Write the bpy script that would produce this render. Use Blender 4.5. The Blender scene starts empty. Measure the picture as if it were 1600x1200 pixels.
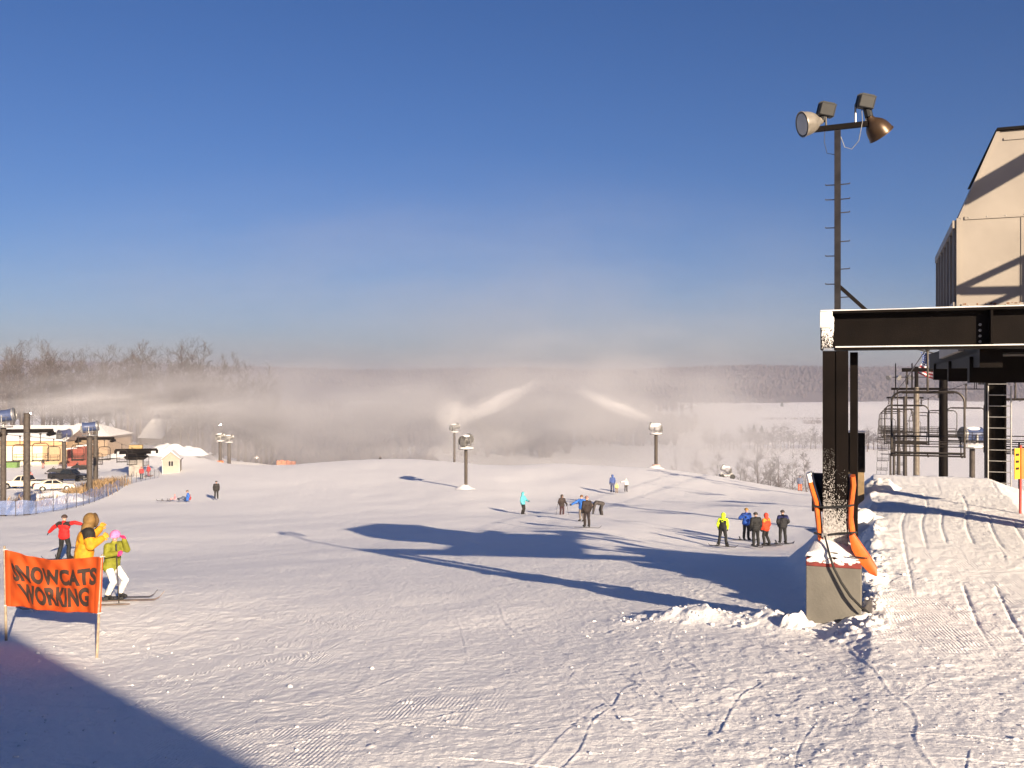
import bpy, bmesh, math, random
import numpy as np
from mathutils import Vector, Matrix, Euler
R = math.radians
random.seed(7)
SC = bpy.context.scene
COL = SC.collection

# ------------------------------------------------------------------ camera, sky, sun, exposure
F = 1467.0                                    # focal length in photo pixels (photo is 1600 wide)
cam_d = bpy.data.cameras.new('camera')
cam_d.sensor_width = 36; cam_d.lens = 36 * F / 1600
cam_d.clip_start = 0.1; cam_d.clip_end = 20000
cam = bpy.data.objects.new('camera', cam_d); COL.objects.link(cam)
cam.location = (0, 0, 0); cam.rotation_euler = (R(90), 0, 0)
SC.camera = cam
SUN_EL = R(16.6); SUN_AZ = math.atan2(0.42, -0.907)   # clockwise from +Y: behind the camera, to the right
SUN_DIR = Vector((math.sin(SUN_AZ) * math.cos(SUN_EL), math.cos(SUN_AZ) * math.cos(SUN_EL), math.sin(SUN_EL)))
world = bpy.data.worlds.new("World"); SC.world = world; world.use_nodes = True
nt = world.node_tree
bg = nt.nodes['Background']
sky = nt.nodes.new('ShaderNodeTexSky'); sky.sky_type = 'NISHITA'; sky.sun_disc = False
sky.sun_elevation = SUN_EL; sky.sun_rotation = SUN_AZ
sky.altitude = 200; sky.air_density = 1.0; sky.dust_density = 0.6; sky.ozone_density = 3.0
hs = nt.nodes.new('ShaderNodeHueSaturation'); hs.inputs['Saturation'].default_value = 1.15
nt.links.new(sky.outputs[0], hs.inputs['Color']); 
tn = nt.nodes.new('ShaderNodeMix'); tn.data_type = 'RGBA'; tn.blend_type = 'MULTIPLY'; tn.inputs['Factor'].default_value = 1.0
tn.inputs['B'].default_value = (0.59, 0.58, 0.79, 1)      # the camera's cool, slightly violet rendering of the winter sky
nt.links.new(hs.outputs[0], tn.inputs['A']); nt.links.new(tn.outputs['Result'], bg.inputs['Color'])
bg.inputs['Strength'].default_value = 0.05
sun_d = bpy.data.lights.new('sun', 'SUN'); sun_d.energy = 5.0; sun_d.angle = R(0.5); sun_d.color = (1.0, 0.82, 0.60)
sun = bpy.data.objects.new('sun', sun_d); COL.objects.link(sun)
sun.rotation_euler = (-SUN_DIR).to_track_quat('-Z', 'Y').to_euler()
sun.location = SUN_DIR * 60
SC.view_settings.view_transform = 'Standard'; SC.view_settings.look = 'None'
SC.view_settings.exposure = 1.2; SC.view_settings.gamma = 1.0
SC.cycles.use_denoising = True
SC.cycles.volume_bounces = 1
SC.cycles.volume_step_rate = 0.6
SC.cycles.volume_max_steps = 128
SC.cycles.max_bounces = 6; SC.cycles.diffuse_bounces = 3; SC.cycles.transparent_max_bounces = 12

# ------------------------------------------------------------------ helpers
def W(px, py, d):
    """a point of the photograph (1600 x 1200) at a real distance d in front of the camera"""
    return Vector(((px - 800) / F * d, d, -(py - 600) / F * d))
def X(px, d): return (px - 800) / F * d

def tag(o, label=None, cat=None, group=None, kind=None):
    if label: o['label'] = label
    if cat: o['category'] = cat
    if group: o['group'] = group
    if kind: o['kind'] = kind
    return o
def empty(name, loc=(0, 0, 0), rz=0.0, label=None, cat=None, group=None):
    o = bpy.data.objects.new(name, None); COL.objects.link(o)
    o.location = loc; o.rotation_euler = (0, 0, rz); o.empty_display_size = 0.3
    return tag(o, label, cat, group)
def kids(o): return [c for c in COL.objects if c.parent == o]
def copy_tree(o, parent=None):
    c = o.copy(); COL.objects.link(c); c.parent = parent
    for ch in list(o.children): copy_tree(ch, c)
    return c

class MB:
    def __init__(s): s.v = []; s.f = []; s.m = []; s.mi = 0
    def add(s, vs, fs, M=None):
        n = len(s.v)
        if M is not None: vs = [M @ Vector(v) for v in vs]
        s.v += [tuple(v) for v in vs]
        s.f += [tuple(i + n for i in f) for f in fs]; s.m += [s.mi] * len(fs)
        return s
    def box(s, lo, hi, M=None, bev=0.0):
        x0, y0, z0 = lo; x1, y1, z1 = hi
        if bev <= 0:
            vs = [(x0,y0,z0),(x1,y0,z0),(x1,y1,z0),(x0,y1,z0),(x0,y0,z1),(x1,y0,z1),(x1,y1,z1),(x0,y1,z1)]
            return s.add(vs, [(3,2,1,0),(4,5,6,7),(0,1,5,4),(1,2,6,5),(2,3,7,6),(3,0,4,7)], M)
        bm = bmesh.new(); bmesh.ops.create_cube(bm, size=1)
        for v in bm.verts: v.co = Vector(((x0+x1)/2 + v.co.x*(x1-x0), (y0+y1)/2 + v.co.y*(y1-y0), (z0+z1)/2 + v.co.z*(z1-z0)))
        bmesh.ops.bevel(bm, geom=bm.edges[:], offset=bev, segments=2, affect='EDGES', profile=0.5)
        bm.verts.index_update()
        s.add([v.co for v in bm.verts], [[v.index for v in f.verts] for f in bm.faces], M); bm.free(); return s
    def beam(s, a, b, w, h, up=(0, 0, 1)):
        """rectangular bar from a to b, w across, h along up"""
        a = Vector(a); b = Vector(b); d = (b - a); L = d.length; d.normalize()
        u = Vector(up); r = d.cross(u)
        if r.length < 1e-4: r = d.cross(Vector((1, 0, 0)))
        r.normalize(); u = r.cross(d)
        M = Matrix((r, d, u)).transposed().to_4x4(); M.translation = a
        return s.box((-w/2, 0, -h/2), (w/2, L, h/2), M)
    def tube(s, pts, r, n=8, cap=True):
        pts = [Vector(p) for p in pts]; rs = r if isinstance(r, (list, tuple)) else [r] * len(pts)
        base = len(s.v); ref = None
        for i, p in enumerate(pts):
            t = (pts[min(i+1, len(pts)-1)] - pts[max(i-1, 0)])
            if t.length < 1e-9: t = Vector((0, 0, 1))
            t.normalize()
            if ref is None:
                ref = t.cross(Vector((0, 0, 1)))
                if ref.length < 1e-3: ref = t.cross(Vector((1, 0, 0)))
            else: ref = ref - t * ref.dot(t)
            ref.normalize(); b = t.cross(ref)
            for k in range(n):
                a = 2 * math.pi * k / n
                s.v.append(tuple(p + (ref * math.cos(a) + b * math.sin(a)) * rs[i]))
        for i in range(len(pts) - 1):
            for k in range(n):
                a = base + i*n + k; b2 = base + i*n + (k+1) % n
                s.f.append((a, b2, b2 + n, a + n)); s.m.append(s.mi)
        if cap:
            s.f.append(tuple(base + k for k in reversed(range(n)))); s.m.append(s.mi)
            s.f.append(tuple(base + (len(pts)-1)*n + k for k in range(n))); s.m.append(s.mi)
        return s
    def lathe(s, prof, M=None, n=24):
        """prof: list of (radius, z)"""
        vs = []; fs = []
        for (r, z) in prof:
            for k in range(n):
                a = 2*math.pi*k/n; vs.append((r*math.cos(a), r*math.sin(a), z))
        for i in range(len(prof)-1):
            for k in range(n):
                fs.append((i*n+k, i*n+(k+1) % n, (i+1)*n+(k+1) % n, (i+1)*n+k))
        if prof[0][0] > 1e-4: fs.append(tuple(reversed(range(n))))
        if prof[-1][0] > 1e-4: fs.append(tuple((len(prof)-1)*n+k for k in range(n)))
        return s.add(vs, fs, M)
    def ball(s, c, r, n=12, zmin=-1.0, M=None):
        """ellipsoid; zmin cuts it (in unit radius) with a flat bottom"""
        if not isinstance(r, (tuple, list)): r = (r, r, r)
        prof = []
        a0 = math.asin(max(-1, zmin)); k = max(4, n//2)
        for i in range(k+1):
            a = a0 + (math.pi/2 - a0)*i/k
            prof.append((max(math.cos(a), 1e-5), math.sin(a)))
        T = Matrix.Translation(c) @ Matrix.Diagonal((r[0], r[1], r[2], 1))
        return s.lathe(prof, (M @ T) if M else T, n)
    def prism(s, poly, a, b, M=None, axis='x'):
        """poly of (p,q) extruded from a to b; axis x: (p,q)->(y,z); y: (x,z); z: (x,y)"""
        n = len(poly)
        def mk(p, q, t): return (t, p, q) if axis == 'x' else ((p, t, q) if axis == 'y' else (p, q, t))
        vs = [mk(p, q, a) for p, q in poly] + [mk(p, q, b) for p, q in poly]
        fs = [tuple(reversed(range(n))), tuple(range(n, 2*n))] + [(i, (i+1) % n, (i+1) % n + n, i+n) for i in range(n)]
        return s.add(vs, fs, M)
    def capsule(s, p0, p1, r0, r1, n=10, h=3):
        p0 = Vector(p0); p1 = Vector(p1); d = p1 - p0
        t = d.normalized() if d.length > 1e-6 else Vector((0, 0, 1))
        pts = []; rs = []
        for i in range(h+1):
            a = -math.pi/2 + math.pi/2*i/h
            pts.append(p0 + t*r0*math.sin(a)); rs.append(max(r0*math.cos(a), r0*0.06))
        for i in range(h+1):
            a = math.pi/2*i/h
            pts.append(p1 + t*r1*math.sin(a)); rs.append(max(r1*math.cos(a), r1*0.06))
        pts[h] = p0; 
        return s.tube(pts, rs, n)
    def build(s, name, mats, parent=None, smooth=False, recalc=True):
        me = bpy.data.meshes.new(name); me.from_pydata(s.v, [], s.f)
        if not isinstance(mats, (list, tuple)): mats = [mats]
        for m in mats: me.materials.append(m)
        if len(mats) > 1: me.polygons.foreach_set('material_index', s.m)
        if recalc:
            bm = bmesh.new(); bm.from_mesh(me); bmesh.ops.recalc_face_normals(bm, faces=bm.faces[:]); bm.to_mesh(me); bm.free()
        if smooth:
            me.polygons.foreach_set('use_smooth', [True]*len(me.polygons))
            try: me.set_sharp_from_angle(angle=R(42))
            except Exception: pass
        me.update()
        o = bpy.data.objects.new(name, me); COL.objects.link(o)
        if parent: o.parent = parent
        return o

# ------------------------------------------------------------------ materials
MATS = {}
def mat(name, col, rough=0.6, metal=0.0, var=0.15, scale=6.0, bump=0.0, bscale=30.0, spec=0.4, tint=None):
    if name in MATS: return MATS[name]
    m = bpy.data.materials.new(name); m.use_nodes = True; t = m.node_tree; p = t.nodes['Principled BSDF']
    p.inputs['Roughness'].default_value = rough; p.inputs['Metallic'].default_value = metal
    p.inputs['Specular IOR Level'].default_value = spec
    tc = t.nodes.new('ShaderNodeTexCoord')
    nz = t.nodes.new('ShaderNodeTexNoise'); nz.inputs['Scale'].default_value = scale; nz.inputs['Detail'].default_value = 6
    t.links.new(tc.outputs['Object'], nz.inputs['Vector'])
    mx = t.nodes.new('ShaderNodeMix'); mx.data_type = 'RGBA'
    c2 = tint or [c*(1-var*1.6) for c in col]
    mx.inputs['A'].default_value = (*[min(1, c*(1+var*0.5)) for c in col], 1); mx.inputs['B'].default_value = (*c2, 1)
    mr = t.nodes.new('ShaderNodeMapRange'); mr.inputs['From Min'].default_value = 0.35; mr.inputs['From Max'].default_value = 0.7
    t.links.new(nz.outputs['Fac'], mr.inputs['Value']); t.links.new(mr.outputs[0], mx.inputs['Factor'])
    t.links.new(mx.outputs['Result'], p.inputs['Base Color'])
    if bump > 0:
        n2 = t.nodes.new('ShaderNodeTexNoise'); n2.inputs['Scale'].default_value = bscale; n2.inputs['Detail'].default_value = 4
        t.links.new(tc.outputs['Object'], n2.inputs['Vector'])
        b = t.nodes.new('ShaderNodeBump'); b.inputs['Strength'].default_value = 1.0; b.inputs['Distance'].default_value = bump
        t.links.new(n2.outputs['Fac'], b.inputs['Height']); t.links.new(b.outputs[0], p.inputs['Normal'])
    MATS[name] = m; return m

def snow_material(name, ground=False, k=1.0):
    m = bpy.data.materials.new(name); m.use_nodes = True; t = m.node_tree; p = t.nodes['Principled BSDF']
    N = t.nodes.new; L = t.links.new
    p.inputs['Roughness'].default_value = 0.7; p.inputs['Specular IOR Level'].default_value = 0.25
    geo = N('ShaderNodeNewGeometry'); pos = geo.outputs['Position']
    def noise(sc, det=5, rough=0.6, vec=pos):
        n = N('ShaderNodeTexNoise'); n.inputs['Scale'].default_value = sc; n.inputs['Detail'].default_value = det
        n.inputs['Roughness'].default_value = rough; L(vec, n.inputs['Vector']); return n.outputs['Fac']
    def math_(op, a, b=None, clamp=False):
        n = N('ShaderNodeMath'); n.operation = op; n.use_clamp = clamp
        for i, q in enumerate((a, b)):
            if q is None: continue
            if isinstance(q, (int, float)): n.inputs[i].default_value = q
            else: L(q, n.inputs[i])
        return n.outputs[0]
    mx = N('ShaderNodeMix'); mx.data_type = 'RGBA'
    mx.inputs['A'].default_value = (0.89*k, 0.87*k, 0.86*k, 1); mx.inputs['B'].default_value = (0.82*k, 0.80*k, 0.80*k, 1)
    L(noise(0.35, 4), mx.inputs['Factor']); L(mx.outputs['Result'], p.inputs['Base Color'])
    h = math_('MULTIPLY', noise(34, 6, 0.7), 0.022)
    h = math_('ADD', h, math_('MULTIPLY', noise(6.5, 5, 0.6), 0.036))
    if ground:
        # grooming corduroy: fine parallel combs, only where patches of it survive
        mp = N('ShaderNodeMapping'); mp.inputs['Rotation'].default_value = (0, 0, R(9)); L(pos, mp.inputs['Vector'])
        wv = N('ShaderNodeTexWave'); wv.wave_type = 'BANDS'; wv.bands_direction = 'X'; wv.wave_profile = 'SIN'
        wv.inputs['Scale'].default_value = 7.0; wv.inputs['Distortion'].default_value = 0.8; wv.inputs['Detail'].default_value = 1
        wv.inputs['Detail Scale'].default_value = 0.6
        L(mp.outputs[0], wv.inputs['Vector'])
        at = N('ShaderNodeAttribute'); at.attribute_name = 'groomed'
        k = N('ShaderNodeMapRange'); k.inputs['From Min'].default_value = 0.42; k.inputs['From Max'].default_value = 0.60
        L(noise(1.5, 4, 0.65), k.inputs['Value'])
        kk = math_('MULTIPLY', k.outputs[0], at.outputs['Fac'])
        h = math_('ADD', h, math_('MULTIPLY', math_('MULTIPLY', wv.outputs['Fac'], kk), 0.014))
        # wind and ski scratches, long and thin
        for rot, sc, amp in ((72, (0.8, 16, 1), 0.012), (50, (0.5, 9, 1), 0.010), (-35, (0.6, 12, 1), 0.010), (12, (9, 0.5, 1), 0.010)):
            q = N('ShaderNodeMapping'); q.inputs['Rotation'].default_value = (0, 0, R(rot)); q.inputs['Scale'].default_value = sc
            L(pos, q.inputs['Vector'])
            h = math_('ADD', h, math_('MULTIPLY', noise(1.0, 5, 0.6, q.outputs[0]), amp))
    b = N('ShaderNodeBump'); b.inputs['Strength'].default_value = 0.65; b.inputs['Distance'].default_value = 1.0
    L(h, b.inputs['Height']); L(b.outputs[0], p.inputs['Normal'])
    MATS[name] = m; return m

SNOW = snow_material('snow_surface', True)
SNOWC = snow_material('snow_cover', False, .86)
STEEL_DARK = mat('dark_brown_steel', (0.0065, 0.0045, 0.0038), 0.6, 0.0, 0.25, 3, 0.002, 60, 0.08)
STEEL = mat('weathered_steel', (0.055, 0.046, 0.04), 0.5, 0.4, 0.3, 5)
GALV = mat('galvanised_steel', (0.34, 0.33, 0.32), 0.45, 0.6, 0.2, 12)
BLACK = mat('black_rubber', (0.012, 0.012, 0.013), 0.55, 0, 0.2, 8)
CONC = mat('painted_concrete', (0.150, 0.140, 0.122), 0.8, 0, 0.14, 2.2, 0.004, 26)
REDP = mat('faded_red_paint', (0.20, 0.035, 0.03), 0.6, 0, 0.25, 9)
ORANGE = mat('orange_vinyl', (0.72, 0.13, 0.02), 0.45, 0, 0.2, 5, 0.004, 18)
NAVY = mat('navy_vinyl', (0.022, 0.026, 0.05), 0.5, 0, 0.2, 6)
BEIGE = mat('beige_painted_steel', (0.30, 0.265, 0.23), 0.5, 0.0, 0.10, 1.1, 0.003, 5)
GLASSD = mat('dark_window_glass', (0.015, 0.018, 0.022), 0.08, 0, 0.1, 3)
WOODT = mat('bare_tree_bark', (0.115, 0.085, 0.07), 0.9, 0, 0.25, 3)
# ------------------------------------------------------------------ terrain
def _hash(ix, iy, seed):
    h = (ix.astype(np.int64) * 374761393 + iy.astype(np.int64) * 668265263 + seed * 1442695041) & 0xFFFFFFFF
    h = ((h ^ (h >> 13)) * 1274126177) & 0xFFFFFFFF
    h = (h ^ (h >> 16)) & 0xFFFFFFFF
    return h / 4294967295.0
def vnoise(x, y, seed=0):
    ix = np.floor(x); iy = np.floor(y); fx = x - ix; fy = y - iy
    fx = fx*fx*fx*(fx*(fx*6-15)+10); fy = fy*fy*fy*(fy*(fy*6-15)+10)
    a = _hash(ix, iy, seed); b = _hash(ix+1, iy, seed); c = _hash(ix, iy+1, seed); d = _hash(ix+1, iy+1, seed)
    return (a + (b-a)*fx) + ((c + (d-c)*fx) - (a + (b-a)*fx))*fy
def fbm(x, y, seed=0, oct=4, gain=0.5):
    s = 0; a = 1; t = 0
    for i in range(oct):
        s = s + a*vnoise(x*2**i + 17.3*i, y*2**i - 9.1*i, seed+i); t += a; a *= gain
    return s/t
def sstep(a, b, x):
    t = np.clip((x-a)/(b-a), 0, 1); return t*t*(3-2*t)

CP = [(-200,1200,8.4),(0,1200,8.2),(400,1200,8.0),(800,1200,7.8),(1200,1200,7.7),(1600,1200,7.6),(1900,1200,7.6),
 (0,1000,15),(150,1027,14.2),(400,1027,13.4),(800,1010,13.6),(1100,985,14),(1305,978,14),(1500,1010,12.3),(1600,1030,11.8),
 (170,938,18.7),(0,930,20),(400,930,19.5),(800,930,19.5),(1100,915,20.5),(1250,905,21.5),
 (100,875,37),(400,880,32),(800,880,29.5),(1100,872,30.5),
 (0,835,52),(400,838,50),(600,835,50),(800,838,46),(1000,838,50),(1180,854,48.5),(1300,850,47),
 (918,824,53.5),(817,806,71),(600,806,70),(338,780,92),(200,800,75),(0,806,80),(42,802,84),(290,783,90),
 (728,765,95),(957,770,92),(860,747,110),(1100,775,88),(1250,768,103),(1350,775,95),(600,760,105),(450,760,108),
 (125,790,88),(150,782,94),(185,768,104),(200,757,115),(250,745,135),
 (70,763,125),(0,765,122),(20,735,155),(150,730,160),(0,722,175),(100,722,176),(210,745,140),(265,741,142),
 (290,708,168),(344,727,180),(401,722,200),(450,728,190),(594,727.5,190),(710,729,168),(800,728,140),(880,724.5,130),
 (1025,733,122),(1135,748,125),(1200,758,118),(1290,775,110)]
_cp = [(W(*c).x, W(*c).y, W(*c).z) for c in CP]
_cp += [(-4,4,-3.2),(0,4,-3.15),(4,4,-3.1),(-10,5,-3.3),(9,5,-3.1)]
for px, d, z in [(800,165,-17),(1000,155,-17),(1150,155,-18),(1300,145,-18.5),(1500,100,-13),(1500,140,-18),(600,230,-24),
                 (450,240,-25),(300,250,-17),(100,250,-16),(0,300,-17),(-300,300,-17),(-300,150,-14),(-300,80,-11.5),(-300,40,-7.5),
                 (800,210,-26),(1100,200,-27),(1350,190,-27),(1450,26,-5.0),(1600,26,-4.8),(1500,40,-7),(1600,60,-9),(1450,60,-8.8),
                 (1600,17,-3.9),(1800,14,-3.4),(2000,30,-5),(2000,100,-12),(2000,200,-26)]:
    _cp.append((X(px, d), d, z))
_cp = np.array(_cp)
def _uv(x, y):
    y = np.maximum(y, 4.0); return np.stack([x/(y+4)*2.2, np.log(y+4)], -1)
def _phi(r2): return 0.5*r2*np.log(np.maximum(r2, 1e-12))
_P = _uv(_cp[:, 0], _cp[:, 1]); _n = len(_P)
_K = _phi(((_P[:, None]-_P[None])**2).sum(-1)) + np.eye(_n)*0.002
_Q = np.concatenate([np.ones((_n, 1)), _P], 1)
_A = np.block([[_K, _Q], [_Q.T, np.zeros((3, 3))]])
_w = np.linalg.solve(_A, np.concatenate([_cp[:, 2], np.zeros(3)]))
AX = np.array((0.36, 0.933)); AX = AX/np.linalg.norm(AX); RX = np.array((AX[1], -AX[0]))   # lift line: along / to its right
def sl(x, y): return x*AX[0]+y*AX[1], x*RX[0]+y*RX[1]
def LP(s, l, z): return Vector((AX[0]*s+RX[0]*l, AX[1]*s+RX[1]*l, z))

def base_h(x, y):
    x = np.asarray(x, float); y = np.asarray(y, float)
    shp = x.shape; xf = x.ravel(); yf = y.ravel(); out = np.empty_like(xf)
    xe = np.clip(xf, -1.1*(np.maximum(yf, 4)+8), 1.3*(np.maximum(yf, 4)+8))
    ye = np.minimum(yf, 330)
    xe = np.where(yf > 330, xe*330/np.maximum(yf, 1), xe)
    for i in range(0, len(xf), 200000):
        q = _uv(xe[i:i+200000], ye[i:i+200000])
        r2 = ((q[:, None]-_P[None])**2).sum(-1)
        out[i:i+200000] = _phi(r2) @ _w[:_n] + _w[_n] + q @ _w[_n+1:]
    u = xf/np.maximum(yf, 4)
    d0 = 210 + 120*sstep(-0.15, -0.34, u)
    val = -60 + 4*(fbm(xf/260, yf/200, 5, 3)-0.5)*sstep(400, 900, yf) + 15*sstep(1650, 2150, yf)*(0.6+0.8*vnoise(xf/170+3, yf/900, 8))
    k = sstep(d0, d0+260, yf)
    out = out*(1-k) + val*k
    # unloading ramp in front of the lift terminal
    s, l = sl(xf, yf)
    zr = np.interp(s, [4, 9, 12, 15, 20, 28.6, 40], [-3.6, -3.55, -3.48, -3.28, -2.95, -2.60, -2.3])
    wob = 0.25*(fbm(xf*0.9, yf*0.9, 31, 3)-0.5)
    zr = zr - 1.1*np.maximum(0, -0.05+wob-l) - 0.35*np.maximum(0, l-3.0+wob) - 1.3*np.maximum(0, s-28.7)
    far = (s > 6) & (s < 45) & (l > -8) & (l < 16)
    m = np.where(far, np.log(np.exp(np.clip((out)*7, -600, 50)) + np.exp(np.clip(zr*7, -600, 50)))/7, out)
    out = m
    return out.reshape(shp)
def gz(x, y): return float(base_h(np.array([x]), np.array([y]))[0])
def on(px, d, dz=0.0):
    x = X(px, d); return Vector((x, d, gz(x, d)+dz))

def bumps(x, y, cell, seed, prob, rmin, rmax, sharp=1.0):
    """lumps scattered one per grid cell"""
    gx = np.floor(x/cell); gy = np.floor(y/cell); out = np.zeros_like(x)
    for dx in (-1, 0, 1):
        for dy in (-1, 0, 1):
            cx = gx+dx; cy = gy+dy
            px_ = (cx+_hash(cx, cy, seed))*cell; py_ = (cy+_hash(cx, cy, seed+1))*cell
            r = cell*(rmin+(rmax-rmin)*_hash(cx, cy, seed+2)); e = 0.6+0.8*_hash(cx, cy, seed+4)
            ok = _hash(cx, cy, seed+3) < prob
            d2 = ((x-px_)/(r*e))**2 + ((y-py_)*e/r)**2
            out = np.maximum(out, np.where(ok, r*np.clip(1-d2, 0, 1)**sharp, 0))
    return out

BERM = [W(985, 952, 15.3), W(1060, 950, 15.2), W(1130, 955, 14.9), W(1200, 968, 14.4), W(1258, 978, 14.0)]
def detail_h(x, y):
    near = 1-sstep(25, 70, y)
    h = 0.10*(fbm(x/2.3, y/3.0, 1, 4)-0.5) + 0.5*(fbm(x/14, y/18, 2, 3)-0.5)*sstep(10, 40, y)*(1-sstep(150, 250, y))
    # churned and smooth zones
    churn = sstep(0.42, 0.62, fbm(x/1.7+4, y/2.6, 11, 4))
    cl = fbm(x*1.1, y*0.8, 13, 5, 0.6)
    h += churn*near*(0.026*(fbm(x*5.5, y*4.5, 14, 4, 0.6)-0.5))
    h += near*0.019*(fbm(x*9, y*7, 15, 4, 0.62)-0.5)
    ch2 = churn*churn
    h += near*0.20*bumps(x, y, 0.16, 41, 0.015+0.20*ch2, 0.10, 0.30)
    h += near*0.24*bumps(x+3, y*1.3, 0.42, 51, 0.04+0.16*ch2, 0.06, 0.20, .7)
    h += near*0.30*bumps(x+8, y, 0.075, 55, 0.015+0.30*ch2, 0.12, 0.36)
    # skidded snow: short thrown ridges lying across the slope
    for a, cell, amp, sd in ((12, .55, .055, 111), (-24, .8, .05, 121), (34, .45, .05, 131)):
        c = math.cos(R(a)); sn = math.sin(R(a)); qx = x*c+y*sn+.5*(vnoise(x*.8, y*.8, sd)-.5); qy = -x*sn+y*c+.35*(vnoise(x*1.3, y*1.3, sd+3)-.5)
        g = sstep(.42, .62, fbm(x/1.4+sd, y/1.9, sd+5, 3))
        h += near*g*amp*bumps(qx*.30, qy, cell*.38, sd, .32, .10, .34, .8)*(.4+1.1*fbm(x*8, y*8, sd+1, 2))
    # ski and board tracks: families of warped lines, each with a shallow groove and a thrown lip
    for th, P, w, seed, dep in ((66, 0.9, .020, 61, .012), (-52, 1.5, .020, 65, .012), (30, 0.8, .013, 141, .008), (-28, 0.9, .013, 151, .008), (5, 1.1, .014, 161, .008), (58, 1.9, .018, 71, .011), (20, 1.7, .016, 75, .007), (-15, 2.9, .02, 79, .010), (40, 2.1, .016, 83, .008), (-64, 1.3, .014, 87, .008), (-70, 2.0, .02, 101, .014)):
        c = math.cos(R(th)); sn = math.sin(R(th))
        q = x*c + y*sn + 1.0*(vnoise(x/6.7, y/6.7, seed)-0.5)*2 + 0.12*vnoise(x/0.9, y/0.9, seed+1)
        idx = np.floor(q/P); fr = (q/P-idx-0.5-0.5*(_hash(idx, idx*0, seed+2)-0.5))*P
        t = -x*sn + y*c
        gate = sstep(0.56, 0.66, vnoise(t/1.6+idx*7.7, idx*3.1, seed+3))*near*(0.4+0.9*_hash(idx, idx*0, seed+9))
        h += gate*(-dep*0.4*np.exp(-(fr/w)**2) + dep*0.65*np.exp(-((fr-1.9*w)/(0.8*w))**2)*(0.2+1.5*fbm(x*7, y*7, seed+5, 2)))
    # the low berm left of the pier and the crumbled bank to its right
    for i in range(len(BERM)-1):
        a, b = BERM[i], BERM[i+1]; d = b-a; L2 = d.x*d.x+d.y*d.y
        t = np.clip(((x-a.x)*d.x+(y-a.y)*d.y)/L2, 0, 1)
        dist2 = (x-a.x-t*d.x)**2 + ((y-a.y-t*d.y)*0.8)**2
        h += np.exp(-dist2/0.22)*(0.04+0.24*np.maximum(cl-.3, 0))*0.8 + np.exp(-dist2/0.5)*0.10*(bumps(x, y, 0.2, 91, 0.4, .15, .4)*2)
    s, l = sl(x, y)
    bank = np.exp(-((l+0.25)/0.45)**2)*sstep(12.5, 14, s)*(1-sstep(24, 28, s))
    h += bank*(0.35*(fbm(x*2.6, y*2.6, 95, 4, 0.6)-0.45) + 0.7*bumps(x, y, 0.22, 97, 0.6, .15, .4))
    # running grooves down the ramp
    ramp = sstep(0.1, 0.6, l)*(1-sstep(2.8, 3.4, l))*sstep(12, 15, s)*(1-sstep(27.5, 28.6, s))
    q = l + 0.35*(vnoise(s/5, l*0+2, 99)-0.5) ; 
    idx = np.floor(q/0.42); fr = (q/0.42-idx-0.3-0.4*_hash(idx, idx*0, 98))*0.42
    h += ramp*(-0.018)*np.exp(-(fr/0.022)**2)*sstep(0.4, 0.6, vnoise(s/3+idx*5, idx, 96))
    for k in (25.2, 26.8): h += -0.02*np.exp(-((s-k-0.12*l)/0.05)**2)*sstep(0.2, .4, l)*(1-sstep(2.9, 3.3, l))
    return h

def make_ground():
    ys = list(np.linspace(-80, 4.0, 16)) + list(1/np.linspace(1/5.0, 1/210.0, 860)) + list(np.geomspace(216, 4050, 70))
    ys = np.array(ys)
    core = np.linspace(-0.70, 0.70, 1180)
    side = 0.70 + (np.linspace(0, 1, 26)[1:]**1.6)*0.42
    us = np.concatenate([-side[::-1], core, side])
    scale = np.maximum(ys, 5)+3
    scale = np.where(ys < 4.5, 8+(4.5-ys)*0.6, scale)
    Xg = us[None]*scale[:, None]; Yg = np.repeat(ys[:, None], len(us), 1)
    Z = base_h(Xg, Yg) + detail_h(Xg, Yg)
    nr, nc = Xg.shape
    co = np.stack([Xg, Yg, Z], -1).reshape(-1, 3).astype(np.float32)
    r = np.arange(nr-1)[:, None]*nc + np.arange(nc-1)[None]
    q = np.stack([r, r+1, r+nc+1, r+nc], -1).reshape(-1, 4).astype(np.int32)
    me = bpy.data.meshes.new('ground'); me.vertices.add(len(co)); me.vertices.foreach_set('co', co.ravel())
    me.loops.add(q.size); me.loops.foreach_set('vertex_index', q.ravel())
    me.polygons.add(len(q)); me.polygons.foreach_set('loop_start', np.arange(0, q.size, 4, dtype=np.int32))
    me.polygons.foreach_set('use_smooth', np.ones(len(q), bool))
    me.update(calc_edges=True); me.materials.append(SNOW)
    gm = np.zeros(Xg.shape)
    for px, d, rx, ry in ((380, 8.6, 1.0, 1.6), (300, 11.5, 1.3, 1.8), (420, 13.5, 1.2, 2.0), (300, 16.5, 1.6, 2.5), (720, 20, .5, 1.0), (690, 10, .7, .8), (1385, 19, .45, 3.2), (1450, 13, .9, 1.6), (560, 17, 1.2, 1.8), (1560, 15, .6, 2.0)):
        gm = np.maximum(gm, sstep(1.25, .7, np.hypot((Xg-X(px, d))/rx, (Yg-d)/ry)))
    at = me.attributes.new('groomed', 'FLOAT', 'POINT'); at.data.foreach_set('value', gm.ravel().astype(np.float32))
    o = bpy.data.objects.new('ground', me); COL.objects.link(o); o['kind'] = 'structure'
    return o
make_ground()

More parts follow.
